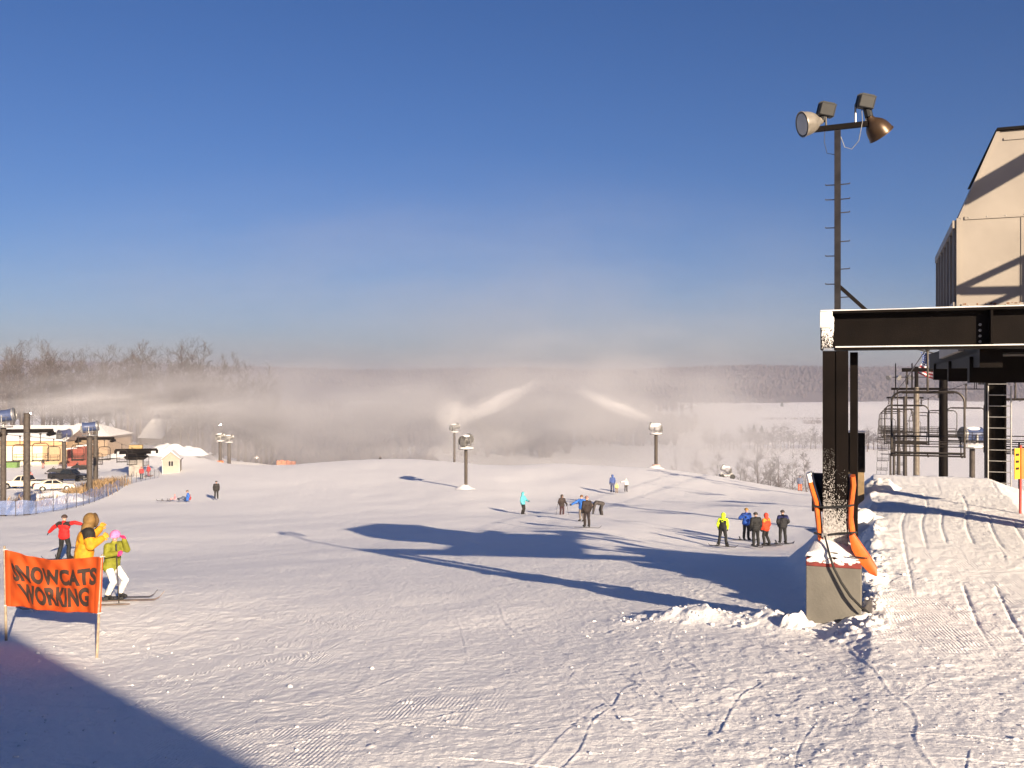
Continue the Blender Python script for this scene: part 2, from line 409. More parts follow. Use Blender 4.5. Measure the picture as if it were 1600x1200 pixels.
def np_mesh(name, co, faces, mats):
    me = bpy.data.meshes.new(name); me.vertices.add(len(co)); me.vertices.foreach_set('co', np.asarray(co, np.float32).ravel())
    k = faces.shape[1]; me.loops.add(faces.size); me.loops.foreach_set('vertex_index', faces.astype(np.int32).ravel())
    me.polygons.add(len(faces)); me.polygons.foreach_set('loop_start', np.arange(0, faces.size, k, dtype=np.int32))
    me.update(calc_edges=True)
    for m in (mats if isinstance(mats, (list, tuple)) else [mats]): me.materials.append(m)
    o = bpy.data.objects.new(name, me); COL.objects.link(o); return o

# loose snow lumps thrown up along the berm, beside the pier and over the foreground
def snow_lumps():
    rng = np.random.default_rng(3)
    bm = bmesh.new(); bmesh.ops.create_icosphere(bm, subdivisions=1, radius=1); 
    ico = np.array([v.co[:] for v in bm.verts]); fc = np.array([[v.index for v in f.verts] for f in bm.faces]); bm.free()
    P = []
    for i in range(len(BERM)-1):
        for k in range(38):
            t = rng.random(); a = BERM[i].lerp(BERM[i+1], t)
            P.append((a.x+rng.normal(0, .25), a.y+rng.normal(0, .45), rng.uniform(.008, .032)*(1.6 if rng.random() < .10 else 1)))
    for k in range(170):
        s = rng.uniform(13.5, 18); l = rng.normal(-.25, .22); p = LP(s, l, 0); P.append((p.x, p.y, rng.uniform(.015, .06)))
    for k in range(420):
        d = 1/rng.uniform(1/15, 1/7.2); u = rng.uniform(-.56, .56)
        x = u*d
        if vnoise(np.array([x/1.7+4]), np.array([d/2.6]), 11)[0] < 0.45 and rng.random() < .7: continue
        P.append((x, d, rng.uniform(.006, .020)*(1.8 if rng.random() < .06 else 1)))
    P = np.array(P); z = base_h(P[:, 0], P[:, 1]) + detail_h(P[:, 0], P[:, 1])
    co = []; fs = []
    for i, (x, y, r) in enumerate(P):
        q = ico*(r*rng.uniform(.6, 1.3, 3))*rng.uniform(.8, 1.2, (len(ico), 1))
        a = rng.uniform(0, 6.28); c, s_ = math.cos(a), math.sin(a)
        q = np.stack([q[:, 0]*c-q[:, 1]*s_, q[:, 0]*s_+q[:, 1]*c, q[:, 2]*.75], -1) + (x, y, z[i]+r*.15)
        fs.append(fc+len(ico)*i); co.append(q)
    o = np_mesh('snow_lumps', np.concatenate(co), np.concatenate(fs), SNOWC)
    tag(o, 'loose crumbs of snow strewn over the groomed slope', 'snow', kind='stuff')
snow_lumps()

# ------------------------------------------------------------------ far hills with their bare woods
def wood_mat(name, a, b, scale):
    m = mat(name, a, 0.95, 0, 0.2, scale, tint=b); return m
HILLM = wood_mat('winter_wood_floor', (0.075, 0.055, 0.055), (0.13, 0.10, 0.10), 0.012)
FARW = wood_mat('far_bare_crowns', (0.055, 0.040, 0.040), (0.085, 0.062, 0.06), 0.02)
def ridge_h(x):
    px = x/3000*F + 800
    yy = np.interp(px, [-600, 0, 300, 560, 800, 960, 1060, 1180, 1300, 1420, 1600, 2300], [565, 566, 572, 580, 577, 579, 577, 573, 576, 574, 572, 565])
    return (600-yy)/F*3000
def hill_z(x, y):
    t = sstep(2150, 3050, y+120*(vnoise(x/400, y*0, 21)-.5))
    return -64 + t*(ridge_h(x*3000/np.maximum(y, 1))+57 + 10*(fbm(x/300, y/300, 22, 3)-.5))
def hills():
    ys = np.linspace(2050, 4000, 60); us = np.linspace(-1.02, 1.02, 260)
    Xg = us[None]*ys[:, None]; Yg = np.repeat(ys[:, None], len(us), 1)
    Z = hill_z(Xg, Yg); nr, nc = Xg.shape
    r = np.arange(nr-1)[:, None]*nc + np.arange(nc-1)[None]
    q = np.stack([r, r+1, r+nc+1, r+nc], -1).reshape(-1, 4)
    o = np_mesh('hills', np.stack([Xg, Yg, Z], -1).reshape(-1, 3), q, HILLM); o['kind'] = 'structure'
    o.data.polygons.foreach_set('use_smooth', np.ones(len(q), bool))
hills()
def far_wood():
    rng = np.random.default_rng(9); n = 13000
    y = rng.uniform(2180, 3150, n); u = rng.uniform(-.70, .70, n); x = u*y
    clear = fbm(x/260, y/120, 77, 3)
    keep = (clear < .60) | (y > 2950)
    x = x[keep]; y = y[keep]; z = hill_z(x, y)
    co = []; fs = []
    for i in range(len(x)):
        hgt = rng.uniform(9, 17); r = rng.uniform(3, 6.5); k = 6
        a = rng.uniform(0, 6.28)
        ring = [(math.cos(a+6.283*j/k), math.sin(a+6.283*j/k)) for j in range(k)]
        vs = [(c*r*.25, s*r*.25, -1) for c, s in ring] + [(c*r*rng.uniform(.7, 1.2), s*r*rng.uniform(.7, 1.2), hgt*rng.uniform(.45, .75)) for c, s in ring] + \
             [(c*r*.5*rng.uniform(.4, 1.3), s*r*.5, hgt*rng.uniform(.8, 1.05)) for c, s in ring]
        co.append(np.array(vs)+(x[i], y[i], z[i])); b = i*18
        for j in range(k):
            for lv in (0, 6):
                fs.append((b+lv+j, b+lv+(j+1) % k, b+lv+6+(j+1) % k, b+lv+6+j))
        fs.append((b+12, b+13, b+14, b+15)); fs.append((b+15, b+16, b+17, b+12))
    o = np_mesh('far_wood', np.concatenate(co), np.array(fs), FARW)
    tag(o, 'bare brown winter woods covering the far hills', 'woods', kind='stuff')
far_wood()

def valley_wood():
    rng = np.random.default_rng(19); n = 5200
    y = rng.uniform(430, 2100, n)**1.0; u = rng.uniform(-.42, .235, n); x = u*y
    keep = (fbm(x/150, y/150, 57, 3) < .63) & (u < .20-.05*vnoise(y/120, y*0, 3)) & ((u < .06) | (y > 900)) & ((u < -.08) | (y > 750))
    x = x[keep]; y = y[keep]; z = base_h(x, y); co = []; fs = []
    for i in range(len(x)):
        hgt = rng.uniform(10, 19); r = rng.uniform(2.5, 5.5); k = 6; a = rng.uniform(0, 6.28)
        ring = [(math.cos(a+6.283*j/k), math.sin(a+6.283*j/k)) for j in range(k)]
        vs = [(c*r*.2, s*r*.2, -1) for c, s in ring] + [(c*r*rng.uniform(.6, 1.2), s*r*rng.uniform(.6, 1.2), hgt*rng.uniform(.4, .75)) for c, s in ring] + [(c*r*.45*rng.uniform(.3, 1.3), s*r*.45, hgt*rng.uniform(.75, 1.1)) for c, s in ring]
        co.append(np.array(vs)+(x[i], y[i], z[i])); b = i*18
        for j in range(k):
            for lv in (0, 6): fs.append((b+lv+j, b+lv+(j+1) % k, b+lv+6+(j+1) % k, b+lv+6+j))
        fs.append((b+12, b+13, b+14, b+15)); fs.append((b+15, b+16, b+17, b+12))
    o = np_mesh('valley_wood', np.concatenate(co), np.array(fs), FARW)
    tag(o, 'brown winter wood filling the valley behind the snow mist', 'woods', kind='stuff')
valley_wood()
# ------------------------------------------------------------------ lift terminal on the right (portal, bullwheel housing, mast)
A3 = Vector((AX[0], AX[1], 0)); R3 = Vector((RX[0], RX[1], 0))
LROT = math.atan2(RX[1], RX[0])
C0s, C0l = sl(4.83, 14.0)
FROST = mat('rime_frost', (.42, .40, .39), .8, 0, .3, 30)
T_ROOT = empty('lift_terminal', LP(C0s, C0l, 0), LROT,
               'dark steel chairlift terminal frame with a beige wheel housing above it', 'lift terminal')
# local frame: x = right along the beam, y = along the line (away), z = world
def frost_patch(seed, n, x0, x1, z0, z1, y, size, mbx):
    rng = random.Random(seed)
    for i in range(n):
        t = rng.random()**1.6; z = z0 + (z1-z0)*t
        x = rng.uniform(x0, x1); a = size*rng.uniform(.4, 1.3)*(1.2-t)
        mbx.ball((x, y, z), (a, 0.012, a*rng.uniform(.8, 1.9)), 6)
CLX = 3.35 - C0l
def terminal():
    # left column: an H section 0.42 wide
    for cx, nm in ((0, 'column'), (10.1, 'column')):
        m = MB()
        z0 = -2.50 if cx == 0 else -2.9
        for (xa, xb, ya, yb) in ((-.17, -.145, -.16, .20), (.145, .17, -.16, .20), (-.144, .144, -.02, .0)):
            m.box((cx+xa, ya, z0), (cx+xb, yb, .49))
        m.box((cx-.18, -.185, z0), (cx-.005, -.161, .488)); m.box((cx+.01, -.18, z0), (cx+.175, -.1615, .487))
        m.box((cx+.19, .30, z0), (cx+.30, .62, .48))
        m.box((cx-.32, -.30, z0-.03), (cx+.34, .36, z0), bev=.006)
        c = m.build(nm, STEEL_DARK, T_ROOT)
        if cx == 0:
            f = MB(); frost_patch(4, 1000, -.175, -.01, -2.45, -.95, -.187, .010, f)
            frost_patch(5, 1700, -.17, .165, -2.48, -1.70, -.186, .017, f)
            frost_patch(8, 160, .0, .165, -2.4, -1.2, -.184, .010, f)
            f.build('frost', FROST, c, True)
    # front beam: an I section, its web set back from the flanges
    m = MB()
    m.box((-.21, -.20, 1.04), (10.5, .20, 1.075)); m.box((-.02, -.20, .50), (10.5, .20, .535))
    m.box((-.21, -.02, .536), (10.5, .01, 1.039))
    m.box((-.21, -.19, .505), (-.185, .19, 1.038))
    for x in (2.05, 4.6, 7.2, 9.8): m.box((x, -.185, .537), (x+.03, -.021, 1.038))
    bm_ = m.build('front_beam', STEEL_DARK, T_ROOT)
    for x in (1.93, 7.05):
        for z in (.60, .68, .76, .84): b = MB(); b.lathe([(.022, 0), (.022, .012), (.013, .02)], Matrix.Translation((x, -.021, z)) @ Matrix.Rotation(R(90), 4, 'X'), 6); b.build('bolt', GALV, bm_)
    s = MB()
    rng = random.Random(2)
    def snow_strip(x0, x1, y0, y1, z, h):
        n = int((x1-x0)/.09); pts = []
        for i in range(n+1):
            x = x0+(x1-x0)*i/n; hh = h*(.55+.9*vnoise(np.array([x*2.2]), np.array([z*9.0]), 3)[0]); pts.append((x, hh))
        vs = []; fs = []
        for x, hh in pts: vs += [(x, y0, z), (x, y0+.01, z+hh*.7), (x, (y0+y1)/2, z+hh), (x, y1-.01, z+hh*.7), (x, y1, z)]
        for i in range(n):
            for k in range(4): fs.append((i*5+k, (i+1)*5+k, (i+1)*5+k+1, i*5+k+1))
        fs.append((4, 3, 2, 1, 0)); fs.append(tuple(n*5+k for k in range(5)))
        s.add(vs, fs)
    snow_strip(-.21, 10.4, -.203, .10, 1.076, .022); snow_strip(.0, 10.4, -.202, -.03, .536, .018)
    s.build('snow_cover', SNOWC, bm_, True)
    # frosted top corner of the column
    f = MB(); frost_patch(6, 700, -.19, -.03, .98, .50, -.19, .014, f)
    f.box((-.215, -.226, .83), (-.04, -.202, 1.07), bev=.008); f.build('frost', SNOWC, bm_, True)
    # side beams running along the line and the dark wheel frame hung between them
    m = MB()
    for x in (2.1, 6.0): m.beam((x, .25, .45), (x, 13.6, .62), .30, .42)
    m.box((1.9, 1.2, .02), (6.3, 1.55, .42)); m.box((1.9, 5.6, .05), (6.3, 5.9, .45)); m.box((1.9, 10.5, .1), (6.3, 10.8, .5))
    m.build('wheel_frame', STEEL_DARK, T_ROOT)
    m = MB(); m.box((1.95, .6, .46), (6.2, 11.6, .53)); m.build('deck_plate', STEEL_DARK, T_ROOT)
    m = MB(); Mw = Matrix.Translation((CLX, 6.2, .92))
    m.lathe([(1.68, -.06), (1.78, -.06), (1.72, 0), (1.78, .06), (1.68, .06), (1.62, .0), (1.68, -.06)], Mw, 40)
    for k in range(8):
        a = k*math.pi/4; m.beam((CLX+.2*math.cos(a), 6.2+.2*math.sin(a), .92), (CLX+1.62*math.cos(a), 6.2+1.62*math.sin(a), .92), .09, .07)
    m.lathe([(.25, -.35), (.25, .3), (.1, .3)], Mw, 16); m.build('bullwheel', STEEL, T_ROOT, True)
    # beige housing: upright walls, canted shoulders, flat top; its left flank is ribbed
    hx0, hx1, hy0, hy1 = 1.865, 6.15, 2.86, 7.86
    z0, z1, z2, sh = 1.31, 2.81, 4.245, .613
    prof = [(hx0, z0), (hx1, z0), (hx1, z1), (hx1-sh, z2), (hx0+sh, z2), (hx0, z1)]
    m = MB(); m.prism([(hx0, .56), (hx1, .56)]+prof[2:], hy0, hy1, axis='y')
    h = m.build('housing', BEIGE, T_ROOT)
    m = MB()
    for xa in (hx0-.025, hx1-.035): m.box((xa, hy0-.03, z0-.02), (xa+.06, hy0-.002, z1+.01))
    m.box((hx0+.10, hy0-.022, z1-.02), (hx1-.1, hy0-.002, z1+.035))
    m.box((hx0+sh+.08, hy0-.02, z2-.16), (hx1-sh-.1, hy0-.002, z2-.12))
    m.box((hx0+.05, hy0-.05, z0-.02), (hx1-.05, hy0-.003, z0+.05))
    m.beam((hx0+.02, hy0-.015, z1), (hx0+sh, hy0-.015, z2), .03, .05); m.beam((hx1-.02, hy0-.015, z1), (hx1-sh, hy0-.015, z2), .03, .05)
    m.build('trim', BEIGE, h)
    rust = mat('rust_streak', (.20, .085, .035), .8, 0, .4, 14)
    for x in (.95, 1.9, 2.9):
        m = MB(); m.box((hx0+x, hy0-.012, z0+.06), (hx0+x+.018, hy0-.002, z1-.03)); m.build('seam', BEIGE, h)
    rg = random.Random(5)
    for k in range(26):
        x = rg.uniform(.08, 2.4); w = rg.uniform(.008, .03); zz_ = z0+.052; m = MB(); m.ball((hx0+x, hy0-.050, zz_-.02*rg.random()), (w, .006, rg.uniform(.006, .018)), 6); m.build('rust_spot', rust, h)
    for zz_ in (z1+.012, z0+.02):
        for k in range(14): m = MB(); m.lathe([(.012, 0), (.010, .006), (.001, .008)], Matrix.Translation((hx0+.16+k*.28, hy0-(.024 if zz_ > 2 else .052), zz_)) @ Matrix.Rotation(R(90), 4, 'X'), 6); m.build('rivet', GALV, h)
    m = MB()
    for k in range(7):
        y = hy0+.08+k*(hy1-hy0-.2)/6
        m.box((hx0-.07, y, z0), (hx0-.002, y+.09, z1-.16)); 
    m.box((hx0-.085, hy0, z1-.15), (hx0-.002, hy1, z1-.02)); m.box((hx0-.075, hy0, z0-.02), (hx0-.002, hy1, z0+.09))
    m.build('rib', BEIGE, h)
    m = MB(); m.prism([(hx0+sh-.05, z2+.004), (hx1-sh+.05, z2+.004), (hx1-sh+.02, z2+.05), (hx0+sh-.02, z2+.05)], hy0-.06, hy1+.05, axis='y')
    m.build('roof_cap', STEEL_DARK, h)
    s = MB(); s.box((hx0+.9, hy0-.10, z0-.12), (hx0+2.2, hy0-.06, z0+.01), bev=.02); s.build('snow_cover', SNOWC, h, True)
    # unseen bars added at the right, shaped to throw diagonal shadows on the housing
    m = MB(); ox, oy, oz = hx0+3.1, hy0-3.0, 1.155
    def G(k, z): return (ox+k, oy, z+oz)
    m.beam(G(.05, 3.28), G(1.62, 4.17), .10, .27); m.beam(G(-.05, 1.73), G(1.62, 2.52), .08, .11)
    m.beam(G(-.05, 1.71), G(1.62, 1.69), .08, .11); m.beam(G(1.04, 1.2), G(1.04, 2.2), .08, .13)
    m.beam(G(.10, 1.30), G(.98, 1.68), .08, .10); m.beam(G(.10, 1.25), G(1.62, 1.23), .08, .06)
    m.beam(G(1.70, -.05), G(1.70, 4.1), .16, .16, (1, 0, 0)); m.beam((ox+1.7, oy, .99), (ox+1.7, .15, .99), .12, .08)
    m.build('shadow_bars', STEEL_DARK, T_ROOT)
    # rear mast with its ladder
    ms, ml = sl(W(1555, 0, 26).x, 26); mx, my = ml-C0l, ms-C0s
    m = MB(); m.box((mx-.25, my-.25, -3.6), (mx-.21, my+.25, .05)); m.box((mx+.21, my-.25, -3.6), (mx+.25, my+.25, .05)); m.box((mx-.209, my-.03, -3.6), (mx+.209, my+.01, .05))
    m.box((mx-.6, my-.3, .051), (mx+3.2, my+.3, .30))
    ma = m.build('mast', STEEL_DARK, T_ROOT)
    m = MB()
    for x in (-.22, .34): m.tube([(mx+x, my-.42, -3.5), (mx+x, my-.42, -.05)], .02, 6)
    for k in range(12): m.tube([(mx-.22, my-.42, -3.3+k*.30), (mx+.34, my-.42, -3.3+k*.30)], .013, 6)
    m.build('ladder', GALV, ma)
terminal()

# concrete pier, straps, pads round the left column
def pier():
    p = empty('concrete_pier', LP(C0s, C0l, 0), LROT, 'tan concrete block with a red top edge under the steel column', 'concrete pier')
    m = MB(); m.box((-.40, -.40, -4.3), (.36, .42, -2.665), bev=.012); m.build('block', CONC, p)
    m = MB(); m.box((-.402, -.402, -2.664), (.362, .422, -2.545), bev=.010); m.build('painted_band', REDP, p)
    # rounded snow cap, higher towards the column
    n = 26; vs = []; fs = []
    for j in range(n+1):
        for i in range(n+1):
            u = i/n*2-1; v = j/n*2-1
            e = (1-abs(u)**4)*(1-abs(v)**4)
            h = .10*e**.4 + .20*math.exp(-((u+.35)**2*2.2+(v+.1)**2*1.5))*e**.5 + .05*math.exp(-((u-.5)**2*4))*e + .03*(vnoise(np.array([u*3.]), np.array([v*3.]), 2)[0]-.5)
            ed = .03*math.sin(u*7+v*5)*(abs(v) > .9)
            vs.append((-.02+u*.395, .01+v*.425, -2.552+h+(ed if e < .2 else 0)))
    for j in range(n):
        for i in range(n): a = j*(n+1)+i; fs.append((a, a+1, a+n+2, a+n+1))
    m = MB(); m.add(vs, fs)
    for k in range(26):
        x = -.38+.72*random.random(); m.ball((x, -.404, -2.56-.05*random.random()**2), (.02+.03*random.random(), .008, .012+.03*random.random()), 6)
    m.build('snow_cap', SNOWC, p, True, recalc=False)
pier()
def ribbon(path, th, y0, y1, m):
    """a padded mat: path of (x,z) with thickness th, between y0 and y1, with rounded edges"""
    n = len(path); L = []
    for i, (x, z) in enumerate(path):
        a = Vector(path[max(i-1, 0)]); b = Vector(path[min(i+1, n-1)]); t = (b-a).normalized(); nn = Vector((-t.y, t.x))
        w = th[i] if isinstance(th, list) else th
        L.append((Vector((x, z))+nn*w, Vector((x, z))-nn*w))
    ys = [y0, y0+(y1-y0)*.06, y0+(y1-y0)*.5, y1-(y1-y0)*.06, y1]; sc = [.35, 1, 1.12, 1, .35]
    vs = []; fs = []
    for k, y in enumerate(ys):
        for (a, b) in L:
            c = (a+b)/2; a2 = c+(a-c)*sc[k]; b2 = c+(b-c)*sc[k]
            vs += [(a2.x, y, a2.y), (b2.x, y, b2.y)]
    row = 2*n
    for k in range(len(ys)-1):
        for i in range(n-1):
            o = k*row+2*i
            fs += [(o, o+2, o+2+row, o+row), (o+1, o+1+row, o+3+row, o+3)]
        fs += [(k*row, k*row+row, k*row+row+1, k*row+1), (k*row+2*(n-1), k*row+2*(n-1)+1, k*row+row+2*(n-1)+1, k*row+row+2*(n-1))]
    for k in (0, len(ys)-1):
        for i in range(n-1): o = k*row+2*i; fs.append((o, o+1, o+3, o+2))
    m.add(vs, fs); return m
def pads():
    loc = LP(C0s, C0l, 0)
    p = empty('crash_pad', loc, LROT, 'orange crash pad flaring out on the left side of the snowy column', 'crash pad', 'orange crash pads strapped to the column')
    m = MB(); ribbon([(-.385, -1.36), (-.335, -1.55), (-.275, -1.75), (-.255, -1.95), (-.235, -2.15), (-.225, -2.32)], [.028, .034, .036, .034, .032, .02], -.22, .26, m)
    m.build('cover', ORANGE, p, True)
    m = MB(); ribbon([(-.335, -1.35), (-.285, -1.55), (-.232, -1.72), (-.205, -1.80)], .010, -.19, .26, m); m.build('lining', NAVY, p, True)
    m = MB(); ribbon([(-.385, -1.335), (-.37, -1.39), (-.355, -1.46)], .034, -.23, .2, m); m.build('snow_cover', SNOWC, p, True)
    q = empty('crash_pad', loc, LROT, 'orange crash pad on the right of the column, its lower end folded outward', 'crash pad', 'orange crash pads strapped to the column')
    m = MB(); ribbon([(.235, -1.36), (.245, -1.5), (.215, -1.75), (.205, -2.0), (.225, -2.18), (.24, -2.24)], [.03, .034, .036, .034, .04, .03], -.24, .26, m)
    m.build('cover', ORANGE, q, True)
    m = MB(); ribbon([(.225, -2.18), (.30, -2.36), (.40, -2.52), (.52, -2.68), (.565, -2.745)], [.035, .075, .085, .06, .012], -.42, -.2, m); m.build('flap', ORANGE, q, True)
    m = MB(); ribbon([(.19, -1.35), (.195, -1.5), (.178, -1.75), (.172, -2.1)], .008, -.2, .25, m); m.box((-.36, .27, -1.95), (.22, .295, -1.36), bev=.008); m.build('lining', NAVY, q, True)
    s = empty('strap', loc, LROT, 'black webbing strap round the column and pads, tail hanging over the pier', 'strap')
    m = MB()
    def band(pts, w, th=.006):
        for i in range(len(pts)-1): m.beam(pts[i], pts[i+1], th, w)
    band([(-.33, -.24, -1.80), (-.17, -.25, -1.815), (.0, -.255, -1.80), (.19, -.27, -1.775), (.26, -.262, -1.76)], .030)
    band([(-.30, -.24, -2.20), (-.15, -.26, -2.225), (.05, -.262, -2.185), (.22, -.285, -2.165), (.30, -.27, -2.155)], .030)
    m.tube([(-.15, -.27, -2.22), (-.115, -.33, -2.33), (-.07, -.46, -2.48), (-.01, -.475, -2.66), (.09, -.475, -2.86), (.22, -.50, -3.05), (.37, -.53, -3.19), (.47, -.55, -3.25)], [.012, .014, .017, .018, .02, .02, .018, .012], 8)
    m.tube([(-.14, -.36, -2.455), (.04, -.40, -2.455)], .010, 6); m.tube([(.2, -.47, -2.47), (.44, -.46, -2.49)], .010, 6)
    m.build('webbing', BLACK, s, True)
    b = MB(); b.box((-.19, -.285, -2.25), (-.11, -.262, -2.19), bev=.006); b.build('buckle', GALV, s)
pads()

def flood_lamp(root, pos, axis, box_dir, shell, k=1.0, nm='floodlight'):
    KS = Matrix.Scale(k, 4)
    ax = Vector(axis).normalized(); Q = ax.to_track_quat('Z', 'Y').to_matrix().to_4x4(); Q.translation = Vector(pos); Q = Q @ KS
    m = MB(); m.lathe([(.05, -.10), (.07, -.04), (.10, -.01), (.14, .03), (.172, .09), (.192, .16), (.202, .24), (.212, .245), (.212, .262), (.194, .256), (.182, .16), (.16, .09), (.12, .04), (.06, .0), (.001, -.01)], Q, 32)
    f = m.build(nm, shell, root, True)
    g = MB(); g.lathe([(.001, .262), (.10, .262), (.177, .259)], Q, 24); g.build('lens', mat('milky_lamp_lens', (.55, .52, .47), .25, 0, .08, 4), f, True)
    m = MB(); c = Vector(pos)-ax*.09; b = Vector(box_dir)
    Mb = Matrix.Translation(c+b) @ Euler((R(8), R(12), R(18))).to_matrix().to_4x4()
    m.box((-.115, -.10, -.10), (.115, .10, .09), Mb, .02); m.box((-.09, -.08, .091), (.09, .08, .11), Mb); [m.box((-.12, -.075+.05*q, -.09), (.12, -.055+.05*q, .10), Mb) for q in range(4)]; m.tube([c, c+b*.7], .06, 10); m.build('ballast_box', BLACK, f)
    return f
def lamp_post():
    root = empty('light_pole', LP(C0s+.1, C0l+.02, 1.077), LROT, 'tall dark pole with climbing pegs and two floodlights above the terminal', 'light pole')
    H = 3.80-1.077
    m = MB(); m.box((-.045, -.045, 0), (.045, .045, H)); m.box((-.09, -.09, 0), (.09, .09, .02)); m.build('pole', mat('blue_black_steel', (.035, .032, .034), .4, .4, .3, 6), root)
    m = MB(); m.beam((-.36, -.03, H+.04), (.42, .03, H+.07), .07, .075); m.build('crossarm', STEEL_DARK, root)
    def zz(y): return (600-y)/F*14.1-1.077
    for y, sd in ((289, -1), (289, 1), (312, -1), (312, 1), (333, 1), (356, -1), (378, 1), (400, -1), (421, 1), (444, -1), (465, 1)):
        m = MB(); m.tube([(sd*.04, 0, zz(y)), (sd*.17, 0, zz(y)+.004), (sd*.173, 0, zz(y)+.02)], .0085, 6); m.build('climbing_peg', STEEL, root)
    m = MB(); m.beam((.03, 0, zz(448)), (.42, .05, .0), .05, .05); m.build('brace', STEEL_DARK, root)
    a = flood_lamp(root, (-.30, -.02, H+.16), (-.78, -.45, -.20), (.06, .02, .16), mat('pale_lamp_shell', (.30, .27, .23), .35, .3, .2, 6), .92)
    b = flood_lamp(root, (.49, .06, H+.10), (.50, .35, -.72), (-.05, -.02, .22), mat('bronze_lamp_shell', (.085, .052, .030), .35, .5, .2, 6), .92)
    m = MB(); m.tube([(-.16, .0, H+.06), (-.17, .0, H+.30), (-.2, .0, H+.33)], .014, 6); m.build('bracket', STEEL, a); m = MB(); m.tube([(-.30, -.03, H+.07), (-.30, -.03, H+.14)], .02, 6); m.build('bracket', STEEL, a)
    m = MB(); m.tube([(.25, .03, H+.08), (.25, .03, H+.38)], .016, 6); m.build('bracket', GALV, b); m = MB(); m.tube([(.40, .03, H+.08), (.40, .05, H+.36)], .014, 6); m.build('bracket', GALV, b)
    m = MB(); m.tube([(.33, 0, H+.44), (.35, -.02, H+.1), (.30, -.02, H-.18), (.2, -.02, H-.30), (.1, -.02, H-.26), (.045, -.02, H-.1)], .006, 6); m.build('cable', GALV, b)
    m = MB(); m.tube([(-.17, -.02, H+.2), (-.19, -.02, H-.15), (-.15, -.02, H-.33), (-.045, -.02, H-.36)], .005, 6); m.build('cable', BLACK, a)
lamp_post()

# ------------------------------------------------------------------ chairlift line running down behind the terminal
CL = 3.35 - C0l                       # centre of the line, as distance right of the column
SL = 3.35; GAUGE = 1.75
ROPE_S = [10, 21, 33, 57, 88, 119, 150, 180, 220, 270, 340, 430]
ROPE_Z = [.9, .9, 1.10, .10, -.95, -2.1, -4.2, -8.2, -15.2, -24.2, -35, -47]
def rope_z(s): return float(np.interp(s, ROPE_S, ROPE_Z))
CHAIRM = mat('chair_steel', (.040, .033, .028), .45, .5, .3, 10)
CHAIRS = mat('chair_slat', (.022, .017, .014), .6, 0, .3, 10)
def make_chair(label, group, w=2.15, stem=1.35, hb=2.05):
    root = empty('chairlift_chair', (0, 0, 0), 0, label, 'lift chair', group)
    m = MB(); m.tube([(0, 0, .06), (0, 0, -.1), (0, -.04, -stem*.6), (0, 0, -stem)], .035, 8); m.box((-.06, -.16, -.03), (.06, .16, .07)); m.build('hanger', CHAIRM, root, True)
    hw = w/2; zt = -stem; zb = -stem-hb; r = .34
    pts = [(-hw, 0, zb-.05)]; pts += [(-hw, 0, zt-r)]
    for k in range(1, 7): a = math.pi-k*math.pi/12; pts.append((-hw+r+r*math.cos(a), 0, zt-r+r*math.sin(a)))
    for k in range(0, 7): a = math.pi/2-k*math.pi/12; pts.append((hw-r+r*math.cos(a), 0, zt-r+r*math.sin(a)))
    pts += [(hw, 0, zb-.05)]
    m = MB(); m.tube(pts, .034, 8); m.tube([(-hw+.3, 0, zt-.02), (hw-.3, 0, zt-.02)], .045, 6); m.build('bail', CHAIRM, root, True)
    m = MB()
    for k in range(4): m.box((-hw+.06, -.42+k*.125, zb+.10-.02*k), (hw-.06, -.31+k*.125, zb+.135-.02*k))
    for x in (-hw+.1, 0, hw-.1): m.box((x-.02, -.44, zb-.03), (x+.02, .05, zb+.035))
    m.tube([(-hw, -.43, zb+.02), (hw, -.43, zb+.02)], .03, 6)
    m.build('seat', CHAIRS, root)
    m = MB(); zz = zb+.60
    for z in (zb+.28, zb+.44, zz): m.tube([(-hw+.08, .06+.10*(z-zb), z), (hw-.08, .06+.10*(z-zb), z)], .018 if z < zz else .024, 6)
    for x in (-hw+.1, -.35, .35, hw-.1): m.tube([(x, .03, zb+.06), (x, .06+.06, zz)], .017, 6)
    m.build('backrest', CHAIRM, root, True)
    m = MB(); m.tube([(-hw+.02, 0, zz+.1), (-hw+.10, -.5, zb+.42), (0, -.56, zb+.40), (hw-.1, -.5, zb+.42), (hw-.02, 0, zz+.1)], .016, 6); m.build('safety_bar', CHAIRM, root, True)
    return root
CH0 = make_chair('', 'chairs on the lift line behind the terminal')
ORD = ['first', 'second', 'third', 'fourth', 'fifth', 'sixth', 'seventh', 'eighth', 'ninth', 'tenth', 'eleventh', 'twelfth', 'thirteenth', 'fourteenth', 'fifteenth', 'sixteenth', 'seventeenth', 'eighteenth', 'nineteenth', 'twentieth']
def place_chairs():
    first = True
    for side, s0 in ((-1, 33.0), (1, 41.0)):
        for k in range(18 if side < 0 else 12):
            s = s0+21*k; c = CH0 if first else copy_tree(CH0); first = False
            c.location = LP(s, SL+side*GAUGE, rope_z(s)); c.rotation_euler = (0, 0, LROT)
            if side < 0: lab = 'nearest quad lift chair, framed large under the terminal beam' if k == 0 else '%s nearest quad chair down the left rope of the lift' % ORD[k]
            else: lab = '%s nearest quad chair on the right rope, behind the ladder mast side' % ORD[k]
            c['label'] = lab
place_chairs()
def rope(nm, label, side):
    ss = list(np.linspace(C0s+6.2, 430, 90)); m = MB(); m.tube([LP(s, SL+side*GAUGE, rope_z(s)+.09-.0*s) for s in ss], .022, 6)
    tag(m.build(nm, STEEL, None, True), label, 'haul rope')
rope('haul_rope', 'dark haul rope carrying the left row of quad chairs downhill', -1)
rope('haul_rope', 'dark haul rope carrying the right row of quad chairs downhill', 1)
